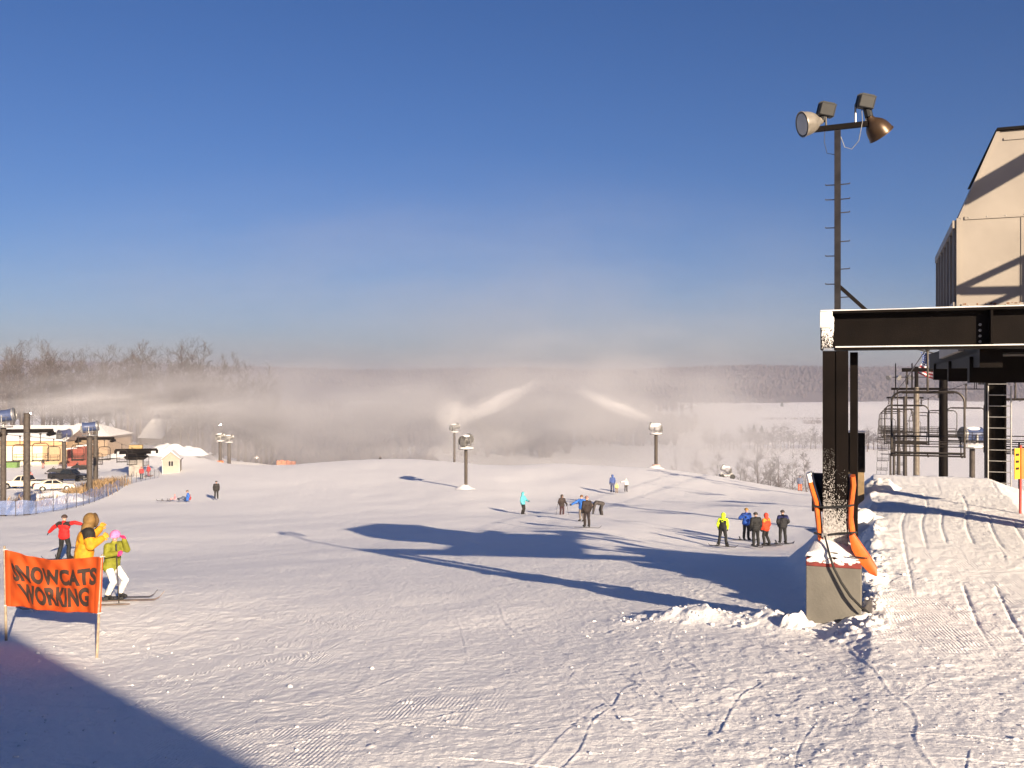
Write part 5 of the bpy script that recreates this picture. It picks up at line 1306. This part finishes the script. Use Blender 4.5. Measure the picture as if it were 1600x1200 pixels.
        m.ball((0, .025, .02), (.128, .135, .15), 16, -.9, Th); m.capsule((0, .05, -.03), (0, .06, -.15), .115, .10, 12); m.v[-1] = m.v[-1]
        q = MB(); q.ball((0, .03, .02), (.128, .130, .15), 16, -.9, Th); q.v += []; c = MB(); c.capsule(hd+Vector((0, .04, -.05)), nk+Vector((0, .03, .0)), .112, .115, 12); n = len(q.v); q.v += c.v; q.f += [tuple(i+n for i in f) for f in c.f]; q.m += c.m; hb = q.build('hood', hc, body, True)
        if vox < .01:
            r_ = MB(); rg = random.Random(3); ring = [(math.cos(t)*.092, -.075-.02*math.cos(2*t), .015+math.sin(t)*.112) for t in [k*math.pi/10 for k in range(21)]]
            r_.tube([Th @ Vector(v) for v in ring], [.034+.010*rg.random() for _ in ring], 8); r_.build('fur_trim', cloth((.11, .06, .02)), hb, True)
    if gogg or (face and vox < .01):
        m = MB()
        if gogg: m.prism([(-.075, .0), (-.03, -.028), (0, -.015), (.03, -.028), (.075, 0), (.075, .05), (-.075, .05)], -.135, -.075, Th, axis='y'); m.build('goggles', cloth(gogg, .2), body, True)
        else:
            for x in (-.032, .032): m.ball((x, -.088, .012), .014, 8, -1, Th)
            m.box((-.022, -.098, -.052), (.022, -.088, -.045), Th); m.build('face_features', HAIRD, body, True)
    return body
def ski(pos, yaw, L, label, w=.085, col=SLED, name='ski', cat='ski', group=None):
    """pos: the binding on the snow; the ski runs along its local +x, tip forward"""
    p = Vector(pos); c, s_ = math.cos(yaw), math.sin(yaw); n = 18
    root = empty(name, p, yaw, label, cat, group); m = MB(); vs = []; fs = []
    for i in range(n+1):
        t = i/n; x = -L*.46+L*t; e = max(0, (t-.88)/.12); z = .02+.16*e*e*L/1.7+(.10*max(0, (.08-t)/.08)**2 if w > .15 else 0); ww = w*(1-.25*(1-abs(2*t-1)))*(1 if .03 < t < .93 else .55 if .01 < t < .98 else .18); wx = p.x+c*x; wy = p.y+s_*x
        z += gz(wx, wy)-p.z
        for sd in (-1, 1): vs += [(x, sd*ww/2, z), (x, sd*ww/2, z+.016)]
    for i in range(n):
        a = i*4; fs += [(a, a+4, a+6, a+2), (a+1, a+3, a+7, a+5), (a, a+1, a+5, a+4), (a+2, a+6, a+7, a+3)]
    fs += [(0, 2, 3, 1), (n*4, n*4+1, n*4+3, n*4+2)]
    m.add(vs, fs); m.build('deck', col, root)
    m = MB()
    if w < .15: m.box((-.20, -.035, .03), (.18, .035, .05), bev=.008); m.box((-.20, -.04, .03), (-.10, .04, .10), bev=.01); m.box((.10, -.04, .03), (.18, .04, .08), bev=.01); m.build('binding', BLACK, root)
    else:
        for x in (-.26, .26): m = MB(); m.box((x-.09, -.13, .03), (x+.09, .13, .06), bev=.01); m.tube([(x, -.13, .05), (x+.04, -.12, .2), (x+.04, .12, .2), (x, .13, .05)], .02, 6); m.build('binding', BLACK, root)
    return root
def pole(px_pos, top, label, group=None):
    a = Vector(px_pos); b = Vector(top)-a; root = empty('ski_pole', a, 0, label, 'ski pole', group); m = MB(); m.tube([(0, 0, -.03), b], .011, 6); m.build('shaft', STEEL, root)
    m = MB(); m.lathe([(.012, 0), (.05, .005), (.012, .012)], Matrix.Translation(b*.07), 10); m.build('basket', BLACK, root); m = MB(); m.capsule(b*.91, b, .017, .019, 8); m.build('grip', BLACK, root)

# three people by the banner
person(100, 37, 'person in red jacket with dark shoulder patches, arms spread wide, black trousers', R(172), 1.74, (0.55, 0.012, 0.012), hat=(.05, .03, .025), accent=(0.0225, 0.015, 0.015), vox=.009, face=False,
       pose=dict(er=(-0, 0, 0), el=(.48, .04, 1.44), wl=(.72, -.02, 1.38), hl=(1, -.2, -.1)) if False else dict(el=(-.46, .02, 1.46), wl=(-.70, -.04, 1.40), hl=(-1, -.1, -.1), er=(.44, .02, 1.24), wr=(.64, -.02, 1.06), hr=(.8, -.1, -.6), kl=(-.17, -.08, .5), al=(-.2, .02, .1), tl=(-.26, -.13, .06), kr=(.17, -.08, .5), ar=(.22, .02, .1), tr=(.28, -.13, .06)))
b = on(100, 37.05); ski(b, R(205), 1.5, 'dark snowboard under the person in the red jacket', .28, cloth((.03, .03, .035), .4), 'snowboard', 'snowboard')
person(131, 18.3, 'person in bulky yellow jacket with black shoulders and brown fur hood, leaning to the child', R(118), 1.72, (0.62, 0.26, 0.01), accent=(0.0175, 0.014, 0.012), glove=(0.6, 0.3, 0.03), pants=(0.015, 0.015, 0.0175), hat=(.20, .115, .035), kind='hood', vox=.009, bulk=1.22,
       pose=dict(chest=(0, -.05, 1.27), neck=(0, -.09, 1.46), head=(0, -.14, 1.60), el=(-.32, -.10, 1.16), wl=(-.20, -.30, 1.26), hl=(.1, -.8, .6), er=(.32, -.10, 1.18), wr=(.20, -.30, 1.40), hr=(-.1, -.6, .9), kl=(-.14, -.14, .5), kr=(.14, -.14, .5)))
person(177, 18.7, 'child in olive green jacket, pink helmet and white trousers, hand raised to face', R(62), 1.36, (0.2, 0.2, 0.016), pants=(0.8, 0.77, 0.74), glove=(0.62, 0.03, 0.16), boot=(0.015, 0.015, 0.0175), hat=(.75, .22, .48), kind='helmet', vox=.009, bulk=1.05, gogg=(.70, .20, .42),
       pose=dict(pel=(0, .06, .86), chest=(0, -.02, 1.24), neck=(0, -.04, 1.44), head=(0, -.07, 1.60), look=(-.75, -.66, 0), el=(-.30, -.12, 1.18), wl=(-.20, -.36, 1.22), hl=(.2, -1, .2), er=(.26, -.20, 1.24), wr=(.12, -.26, 1.50), hr=(-.3, .1, 1), kl=(-.15, -.20, .47), al=(-.15, .02, .10), tl=(-.16, -.16, .06), kr=(.17, -.26, .48), ar=(.17, -.06, .10), tr=(.18, -.24, .06)))
SKB = mat('ski_brown', (.16, .11, .08), .4, 0, .35, 6)
for (px, d), yaw, L, lab, c in (((178, 18.55), R(14), 1.75, 'ski under the child in white trousers, nearer one with its tip far right', SKB), ((182, 18.95), R(17), 1.45, 'ski under the child in white trousers, farther one', SLED), ((118, 17.9), R(196), 2.1, 'ski under the person in yellow, tail showing left below the banner', SKB), ((128, 18.6), R(200), 1.7, 'ski under the person in yellow, hidden one behind the banner', SLED)):
    ski(on(px, d), yaw, L, lab, col=c)
pole(on(186, 18.45), on(186, 18.45)+Vector((-.10, .1, 1.12)), 'thin dark ski pole held by the child in the pink helmet')

# group by the ramp
G = 'skiers and riders in the group left of the pier'
person(1129, 47.5, 'person in neon yellow hooded top and black bib trousers', R(150), 1.66, (0.66, 0.85, 0.02), hat=(.62, .85, .02), kind='hood', pants=(0.0075, 0.0075, 0.0085), vox=.013, group=G, bib=True, jacket=False, bulk=1.1, pose=dict(kl=(-.16, -.05, .5), al=(-.22, .05, .1), tl=(-.28, -.1, .06), kr=(.15, -.02, .5), ar=(.18, .06, .1), tr=(.22, -.1, .06), chest=(0, -.08, 1.27), neck=(0, -.12, 1.45), head=(0, -.17, 1.6), el=(-.25, -.1, 1.12), wl=(-.2, -.24, .9)))
m = MB()
person(1166, 52, 'person in bright blue jacket with tan hat, one elbow out, back of the group', R(10), 1.76, (0.015, 0.08, 0.4), accent=(0.01, 0.04, 0.2), hat=(.30, .17, .05), vox=.013, group=G, pose=dict(el=(-.40, -.05, 1.22), wl=(-.22, -.16, 1.28), hl=(1, -.1, 0)))
person(1181, 48, 'person all in black, front of the group beside the red jacket', R(190), 1.74, (0.009, 0.0085, 0.008), hat=(.04, .035, .03), vox=.013, group=G, bulk=1.15)
person(1197, 48.5, 'person in red orange jacket with yellow sleeve and red hood', R(215), 1.66, (0.62, 0.045, 0.01), accent=(0.7, 0.2, 0.02), hat=(.65, .06, .03), kind='hood', vox=.013, group=G, pose=dict(kl=(-.16, -.1, .5), al=(-.2, .06, .1), kr=(.15, -.06, .5), ar=(.2, .05, .1)))
person(1223, 49.3, 'person in navy and black jacket, hands in pockets, rightmost of the group', R(185), 1.74, (0.0125, 0.012, 0.015), accent=(0.03, 0.035, 0.14), hat=(.06, .045, .04), vox=.013, group=G, bulk=1.1, pose=dict(el=(-.29, .05, 1.15), wl=(-.20, -.12, .98), er=(.29, .05, 1.15), wr=(.2, -.12, .98), kl=(-.13, -.02, .5), al=(-.15, .02, .1), kr=(.13, -.02, .5), ar=(.15, .02, .1)))
for px, d, yaw, L, w, lab in ((1128, 47.3, R(-12), 1.5, .26, 'snowboard under the rider in the neon yellow top'), (1164, 52, R(175), 1.5, .26, 'snowboard tip rising beside the bright blue jacket'), (1199, 48.2, R(-15), 1.6, .09, 'ski under the red orange jacket, nearer one'), (1196, 48.7, R(-18), 1.6, .09, 'ski under the red orange jacket, farther one'), (1181, 47.8, R(-80), 1.6, .09, 'ski under the person all in black'), (1221, 49.2, R(178), 1.5, .26, 'snowboard beside the navy and black jacket')):
    ski(on(px, d), yaw, L, lab, w, SLED, 'snowboard' if w > .2 else 'ski', 'snowboard' if w > .2 else 'ski')
# middle slope
person(817, 71, 'person in turquoise hooded jacket and dark trousers on skis', R(60), 1.74, (0.1, 0.42, 0.48), hat=(.10, .45, .50), kind='hood', pants=(0.0125, 0.01, 0.009), vox=.014, jacket=True, pose=dict(er=(.2, -.2, 1.15), wr=(.1, -.38, 1.1), hr=(0, -1, 0), kl=(-.12, -.1, .5), kr=(.12, -.08, .5)))
ski(on(816, 70.8), R(5), 1.6, 'ski under the person in turquoise', .09)
c8 = on(878, 69); person(878, 69, 'person in brown jacket with hood and plum trousers holding ski poles', R(25), 1.6, (0.0375, 0.025, 0.0225), pants=(0.05, 0.02, 0.025), hat=(.06, .04, .035), kind='hood', vox=.014, pose=dict(el=(-.30, .0, 1.15), wl=(-.32, -.2, 1.0), er=(.30, 0, 1.15), wr=(.34, -.2, 1.0)))
for dx, lab in ((-.42, 'ski pole on the left of the brown jacketed person'), (.46, 'ski pole on the right of the brown jacketed person')): q = c8+Vector((dx*1.15, -.25, 0)); pole(q, c8+Vector((dx*.75, -.15, .98)), lab)
ski(on(879, 68.7), R(-20), 1.6, 'ski under the brown jacketed person with poles', .09, mat('red_ski', (.35, .07, .06), .5))
person(909, 62, 'person in bright blue jacket with tan hat pointing left', R(-35), 1.74, (0.03, 0.14, 0.5), pants=(0.2, 0.17, 0.15), hat=(.18, .09, .04), vox=.014, pose=dict(el=(-.40, -.18, 1.25), wl=(-.58, -.30, 1.12), hl=(-.8, -.4, -.3)))
person(917, 53.5, 'tall person in dark brown suit standing in front of the blue jacket', R(200), 1.76, (0.025, 0.016, 0.014), pants=(0.0225, 0.015, 0.0135), hat=(.28, .17, .16), vox=.014)
ski(on(917, 53.2), R(10), 1.6, 'ski under the tall person in dark brown', .09)
person(938, 68, 'person in grey bending over with hands to the snow', R(-90), 1.78, (0.065, 0.055, 0.0525), pants=(0.05, 0.0425, 0.04), hat=(.12, .1, .09), vox=.014, pose=dict(pel=(0, .12, .95), chest=(0, -.28, 1.02), neck=(0, -.44, .92), head=(0, -.56, .82), look=(0, -.5, -.8), el=(-.2, -.45, .66), wl=(-.17, -.5, .36), hl=(0, -.1, -1), er=(.2, -.45, .66), wr=(.17, -.52, .36), hr=(0, -.1, -1), kl=(-.17, -.02, .5), al=(-.2, .05, .1), kr=(.17, .06, .5), ar=(.2, .12, .1)))
person(957, 92, 'person in blue hooded suit standing beside a small child', R(190), 1.74, (0.05, 0.085, 0.25), pants=(0.07, 0.08, 0.16), hat=(.05, .09, .26), kind='hood', vox=.014, jacket=False)
person(963.5, 91, 'small child in pale yellow jacket standing against the blue suited person', R(180), 1.0, (0.62, 0.6, 0.2), pants=(0.25, 0.18, 0.12), hat=(.55, .5, .2), vox=.016, jacket=False)
person(978, 92, 'person in white jacket and grey trousers with one arm held out', R(10), 1.3, (0.78, 0.72, 0.7), pants=(0.05, 0.045, 0.045), hat=(.7, .66, .64), kind='helmet', vox=.016, jacket=False, pose=dict(el=(-.42, -.03, 1.38), wl=(-.66, -.06, 1.34), hl=(-1, 0, 0)))
person(1250, 101, 'person in grey blue top with bright orange trousers near the right crest', R(160), 1.72, (0.13, 0.15, 0.22), pants=(0.62, 0.14, 0.06), hat=(.08, .09, .12), vox=.016, jacket=True)
# left slope
person(338, 92, 'person in dark grey standing alone on the left slope', R(15), 1.76, (0.0225, 0.02, 0.019), pants=(0.02, 0.018, 0.017), hat=(.035, .03, .028), vox=.014)
SIT = dict(pel=(0, .10, .17), chest=(0, .16, .50), neck=(0, .14, .70), head=(0, .10, .85), el=(-.27, .25, .38), wl=(-.25, .02, .28), er=(.27, .25, .38), wr=(.25, .02, .28), kl=(-.16, -.30, .36), al=(-.17, -.62, .12), tl=(-.18, -.74, .22), kr=(.16, -.30, .36), ar=(.17, -.64, .12), tr=(.18, -.76, .22), hl=(0, -1, -.2), hr=(0, -1, -.2))
person(291, 90, 'person in blue jacket sitting on the snow, legs stretched left', R(-75), 1.78, (0.03, 0.12, 0.46), pants=(0.07, 0.09, 0.14), hat=(.14, .09, .06), vox=.014, pose=SIT)
person(272, 90.5, 'small child in pink sitting on the snow beside a board', R(-60), 1.0, (0.62, 0.2, 0.24), pants=(0.6, 0.3, 0.3), hat=(.6, .28, .28), kind='helmet', vox=.014, pose=SIT, jacket=False)
person(296, 90.4, 'child in red crouched behind the blue jacket', R(-75), .95, (0.38, 0.04, 0.04), pants=(0.3, 0.04, 0.04), hat=(.3, .03, .03), vox=.016, pose=SIT, jacket=False)
ski(on(258, 90), R(182), 1.6, 'dark snowboard lying on the snow left of the child in pink', .28, SLED, 'snowboard', 'snowboard')
# far small figures
person(594, 188, 'dark figure standing on the far centre crest', R(180), 1.74, (0.035, 0.03, 0.0325), pants=(0.03, 0.025, 0.0275), vox=.018, jacket=False)
person(401, 195, 'figure in white top on the far left crest, arms out', R(0), 1.5, (0.8, 0.76, 0.74), pants=(0.06, 0.05, 0.05), vox=.018, jacket=False, hat=(.6, .5, .4), pose=dict(el=(-.40, 0, 1.3), wl=(-.55, -.05, 1.12), er=(.40, 0, 1.3), wr=(.55, -.05, 1.12)))
person(221, 131, 'lift attendant in red coat and black trousers beside the station pedestal', R(30), 1.76, (0.42, 0.05, 0.05), hat=(.35, .04, .04), vox=.016, jacket=True)
person(232, 137, 'lift attendant in red coat standing right of the other attendant', R(-30), 1.76, (0.42, 0.055, 0.06), hat=(.3, .05, .05), pants=(0.25, 0.06, 0.06), vox=.016, jacket=True, pose=dict(el=(.0, 0, 1.2), wl=(-.2, -.3, 1.2)) if False else dict(er=(.42, -.02, 1.2), wr=(.5, -.1, .98)))
person(67, 160, 'person with dark jacket and pinkish trousers walking before the garage', R(60), 1.66, (0.065, 0.0425, 0.04), pants=(0.45, 0.22, 0.2), hat=(.1, .07, .06), vox=.016, jacket=False)
person(48, 133, 'person in bright red jacket half hidden behind the nearest T tower', R(20), 1.6, (0.6, 0.05, 0.07), pants=(0.4, 0.34, 0.3), hat=(.5, .05, .06), vox=.016, jacket=False)

# ------------------------------------------------------------------ banner
def banner():
    A = W(8, 1000, 15.0); B = W(150, 1027, 14.2); A.z = gz(A.x, A.y); B.z = gz(B.x, B.y)
    root = empty('banner_sign', A, 0, 'orange cloth banner reading snowcats working, slung between two thin posts', 'banner')
    pm = mat('bamboo_post', (.34, .27, .19), .6, 0, .25, 20)
    ta = W(7, 853, 15.0)-A; tb = W(160, 866, 14.2)-A; b0 = B-A
    m = MB(); m.tube([(0.02, 0, -.3), ta*.5+Vector((.01, 0, 0)), ta], [.022, .020, .017], 8); m.build('post', pm, root, True)
    m = MB(); m.tube([b0+Vector((0, 0, -.3)), b0.lerp(tb, .5), tb], [.022, .02, .017], 8); m.build('post', pm, root, True)
    c00 = W(8, 859, 15.0)-A; c10 = W(159.5, 870, 14.2)-A; c01 = W(9.5, 946, 15.0)-A; c11 = W(156, 958, 14.2)-A
    def S(u, v, off=0.0):
        p = (c00*(1-u)+c10*u)*(1-v)+(c01*(1-u)+c11*u)*v
        p = p+Vector((0, 0, -.11*max(0.0, math.sin(math.pi*min(1, max(0, u))))**1.2*(1-v)**1.0*(1-.35*u)-.035*math.sin(math.pi*u)*v))
        # the diagonal fold from the upper left corner plus soft ripples
        t = (v-.05-u*1.25)/.10; fold = -.075*math.exp(-t*t)*max(0, 1-u)*min(1, max(0, u*9))
        rip = .026*math.sin(u*21+v*4)+.022*math.sin(u*9-v*6)+.012*math.sin(u*47-v*11)*math.sin(v*7+u*5)+.05*math.sin(math.pi*u)*(v-.4)+.012*math.sin(u*38)*(1-v)*v*4
        return p+Vector((0, fold+rip*min(1, u*8)*min(1, (1-u)*8)-off, 0))
    n, k = 110, 56; vs = []; fs = []
    for j in range(k+1):
        for i in range(n+1): vs.append(S(i/n, j/k))
    for j in range(k):
        for i in range(n): a = j*(n+1)+i; fs.append((a, a+1, a+n+2, a+n+1))
    m = MB(); m.add(vs, fs)
    bm_ = bpy.data.materials.new('orange_banner_cloth'); bm_.use_nodes = True; t = bm_.node_tree; p = t.nodes['Principled BSDF']; p.inputs['Base Color'].default_value = (.58, .085, .010, 1); p.inputs['Roughness'].default_value = .7
    tl = t.nodes.new('ShaderNodeBsdfTranslucent'); tl.inputs['Color'].default_value = (.6, .10, .012, 1); mx = t.nodes.new('ShaderNodeMixShader'); mx.inputs[0].default_value = .25
    t.links.new(p.outputs[0], mx.inputs[1]); t.links.new(tl.outputs[0], mx.inputs[2]); t.links.new(mx.outputs[0], t.nodes['Material Output'].inputs['Surface'])
    cl = m.build('cloth', bm_, root, True, recalc=False)
    sd = cl.modifiers.new('thick', 'SOLIDIFY'); sd.thickness = .004; sd.offset = 1
    for u0, u1 in ((-.012, .055), (.945, 1.012)):      # doubled sleeves round the posts
        m = MB(); vv = []; ff = []
        for j in range(21):
            for i in range(7): vv.append(S(u0+(u1-u0)*i/6, j/20, .020*math.sin(math.pi*i/6)+.004))
        for j in range(20):
            for i in range(6): a = j*7+i; ff.append((a, a+1, a+8, a+7))
        m.add(vv, ff); m.build('sleeve', bm_, cl, True, recalc=False)
    ink = mat('black_ink', (.028, .018, .014), .8, 0, .35, 5, tint=(.06, .03, .02))
    for txt, u0, u1, v0, v1, shear in (('SNOWCATS', .085, .955, .19, .50, .16), ('WORKING', .17, .88, .54, .90, .10)):
        cu = bpy.data.curves.new('t', 'FONT'); cu.body = txt; cu.size = 1; cu.offset = .05; cu.resolution_u = 4; cu.space_character = 1.02
        o = bpy.data.objects.new('t', cu); COL.objects.link(o); me = eval_mesh(o); bpy.data.objects.remove(o)
        bm = bmesh.new(); bm.from_mesh(me); bmesh.ops.triangulate(bm, faces=bm.faces[:])
        for _ in range(5):
            es = [e for e in bm.edges if e.calc_length() > .09]
            if not es: break
            bmesh.ops.subdivide_edges(bm, edges=es, cuts=1); bmesh.ops.triangulate(bm, faces=[f for f in bm.faces if len(f.verts) > 3])
        xs = [v.co.x for v in bm.verts]; ys = [v.co.y for v in bm.verts]; x0, x1, y0, y1 = min(xs), max(xs), min(ys), max(ys)
        for v in bm.verts:
            a = (v.co.x-x0)/(x1-x0); b = (v.co.y-y0)/(y1-y0); sq = shear*(1-a)**1.5
            u = u0+(u1-u0)*a-sq*(b-.5)*.0+.05*(1-a)*(.5-b); vv = v1+(v0-v1)*b
            v.co = S(u, vv, .009)
        me2 = bpy.data.meshes.new('lettering'); bm.to_mesh(me2); bm.free(); me2.materials.append(ink); q = bpy.data.objects.new('lettering', me2); COL.objects.link(q); q.parent = cl
    m = MB()
    for pt in (c00, c10, c01, c11): m.tube([pt+Vector((-.02, -.03, 0)), pt+Vector((.03, -.03, .01)), pt+Vector((.03, .03, 0))], .006, 5)
    m.build('tie', WHITEC, root)
banner()

# ------------------------------------------------------------------ lodge behind the camera, whose roof shades the lower left of the slope
def lodge():
    e1 = on(425, 7.9); e2 = on(18, 15.6); k = math.tan(SUN_EL); sd = Vector((SUN_DIR.x, SUN_DIR.y, 0)).normalized(); zt = 3.0
    a = e1+sd*((zt-e1.z)/k); b = e2+sd*((zt-e2.z)/k); a.z = b.z = zt
    d = (b-a); d.z = 0; d.normalize()
    root = empty('lodge', (a.x, a.y, -3.3), math.atan2(d.y, d.x), 'brown timber lodge standing behind the viewpoint', 'lodge'); H = zt+3.3; L0, L1 = -9, 22
    m = MB(); m.box((L0+.6, .6, -1), (L1-.6, 11, H-.3)); m.build('wall', mat('lodge_timber', (.20, .12, .07), .8, 0, .2, 3), root)
    m = MB(); m.prism([(0, H-.2), (0, H), (5.8, H+2.2), (11.6, H), (11.6, H-.2), (5.8, H+1.95)], L0, L1, axis='x'); m.build('roof', mat('lodge_shingle', (.09, .08, .075), .9, 0, .2, 3), root)
    for x in (-5, 0, 5, 10, 15): m = MB(); m.box((x, .53, 1.0), (x+1.6, .595, 2.4)); m.build('window', GLASSD, root)
lodge()

# ------------------------------------------------------------------ snow mist blown by the guns, and the haze of the valley air
def mist(c, r, dens, label, rot=(0, 0, 0), nsc=2.2, lo=.36, hi=.66, pw=1.4, group='drifts of man made snow mist', col=(.97, .95, .95), an=.5):
    me = bpy.data.meshes.get('mist_shell')
    if me is None:
        bm = bmesh.new(); bmesh.ops.create_icosphere(bm, subdivisions=3, radius=1); me = bpy.data.meshes.new('mist_shell'); bm.to_mesh(me); bm.free()
    me = me.copy(); m = bpy.data.materials.new('snow_mist'); m.use_nodes = True; t = m.node_tree; t.nodes.clear(); N = t.nodes.new; L = t.links.new
    out = N('ShaderNodeOutputMaterial'); v = N('ShaderNodeVolumePrincipled'); v.inputs['Color'].default_value = (*col, 1); v.inputs['Anisotropy'].default_value = an
    tc = N('ShaderNodeTexCoord'); ln = N('ShaderNodeVectorMath'); ln.operation = 'LENGTH'; L(tc.outputs['Object'], ln.inputs[0])
    f = N('ShaderNodeMapRange'); f.inputs['From Min'].default_value = 1.0; f.inputs['From Max'].default_value = 0.0; L(ln.outputs['Value'], f.inputs['Value'])
    p = N('ShaderNodeMath'); p.operation = 'POWER'; p.inputs[1].default_value = pw; L(f.outputs[0], p.inputs[0])
    nz = N('ShaderNodeTexNoise'); nz.inputs['Scale'].default_value = nsc; nz.inputs['Detail'].default_value = 4; nz.inputs['Roughness'].default_value = .55; L(tc.outputs['Object'], nz.inputs['Vector'])
    mp = N('ShaderNodeMapRange'); mp.inputs['From Min'].default_value = lo; mp.inputs['From Max'].default_value = hi; mp.inputs['To Min'].default_value = .12; mp.inputs['To Max'].default_value = 1.9; L(nz.outputs['Fac'], mp.inputs['Value'])
    a = N('ShaderNodeMath'); a.operation = 'MULTIPLY'; L(p.outputs[0], a.inputs[0]); L(mp.outputs[0], a.inputs[1])
    b = N('ShaderNodeMath'); b.operation = 'MULTIPLY'; b.inputs[1].default_value = dens; L(a.outputs[0], b.inputs[0]); L(b.outputs[0], v.inputs['Density']); L(v.outputs[0], out.inputs['Volume'])
    me.materials.append(m); o = bpy.data.objects.new('snow_mist', me); COL.objects.link(o); o.location = c; o.scale = r; o.rotation_euler = rot; tag(o, label, 'snow mist', group, 'stuff'); return o
mist(W(870, 668, 205), (60, 50, 18), .066, 'broad pale mist bank in the middle beyond the crest', an=.22, nsc=3.2, lo=.40, hi=.63)
mist(W(560, 655, 225), (56, 34, 18), .052, 'softer mist bank left of the middle guns', an=.25, nsc=3.0, lo=.38, hi=.64)
mist(W(350, 655, 190), (50, 26, 14), .064, 'pale mist bank drifting before the wood on the left', an=.25, nsc=3.4, lo=.40, hi=.63)
mist(W(700, 545, 300), (205, 75, 64), .0070, 'high thin veil of mist rising above the ridge', an=.35, nsc=3.5)
mist(W(150, 618, 185), (48, 18, 6.5), .024, 'low mist streak streaming over the garage roof', (0, R(-4), 0), an=.2, nsc=3.2, lo=.42, hi=.62)
mist(W(235, 645, 116), (14, 6, 2.0), .075, 'white plume blown right from the blue gun at the fence', (0, R(-5), 0), an=-.05, nsc=2.6)
mist(W(110, 630, 112), (14, 6, 2.0), .08, 'white plume blown right from the gun at the picture edge', (0, R(-5), 0), an=-.05, nsc=2.6)
mist(W(768, 632, 160), (10.5, 5, 1.9), .15, 'bright arching jet from the gun left of centre', (0, R(-25), 0), an=-.1, nsc=2.4)
mist(W(706, 648, 158), (4.2, 3.5, 4.0), .17, 'dense white burst round the gun left of centre', an=-.1)
mist(W(962, 634, 122), (6.2, 3, 1.15), .22, 'bright arching jet from the snow covered gun at the right crest', (0, R(22), 0), an=-.1, nsc=2.4)
mist(W(1130, 700, 250), (44, 40, 16), .024, 'faint mist trailing over the right valley edge', an=.3)
mist(W(660, 706, 185), (14, 8, 2.2), .06, 'low bright plume lying along the centre crest', an=-.05)
mist(W(900, 612, 250), (64, 45, 21), .022, 'upper puffs of mist over the middle of the ridge', an=.2, nsc=3.0, lo=.42, hi=.64)
mist(W(170, 590, 188), (62, 18, 11), .017, 'thin veil of mist hanging before the left treetops', an=.25, nsc=3.4, lo=.38, hi=.64)
mist(W(712, 692, 157), (4.5, 3, 5), .06, 'faint white drift round the post of the gun left of centre', an=.1)
hz = MB(); hz.box((-4800, -120, -72), (4800, 4200, 78)); 
hm = bpy.data.materials.new('valley_haze'); hm.use_nodes = True; t = hm.node_tree; t.nodes.clear(); o_ = t.nodes.new('ShaderNodeOutputMaterial'); v_ = t.nodes.new('ShaderNodeVolumePrincipled')
v_.inputs['Color'].default_value = (.92, .88, .90, 1); v_.inputs['Density'].default_value = .00024; v_.inputs['Anisotropy'].default_value = .74; t.links.new(v_.outputs[0], o_.inputs['Volume'])
ho = hz.build('haze', hm); ho['kind'] = 'stuff'; tag(ho, 'pale valley haze', 'haze')
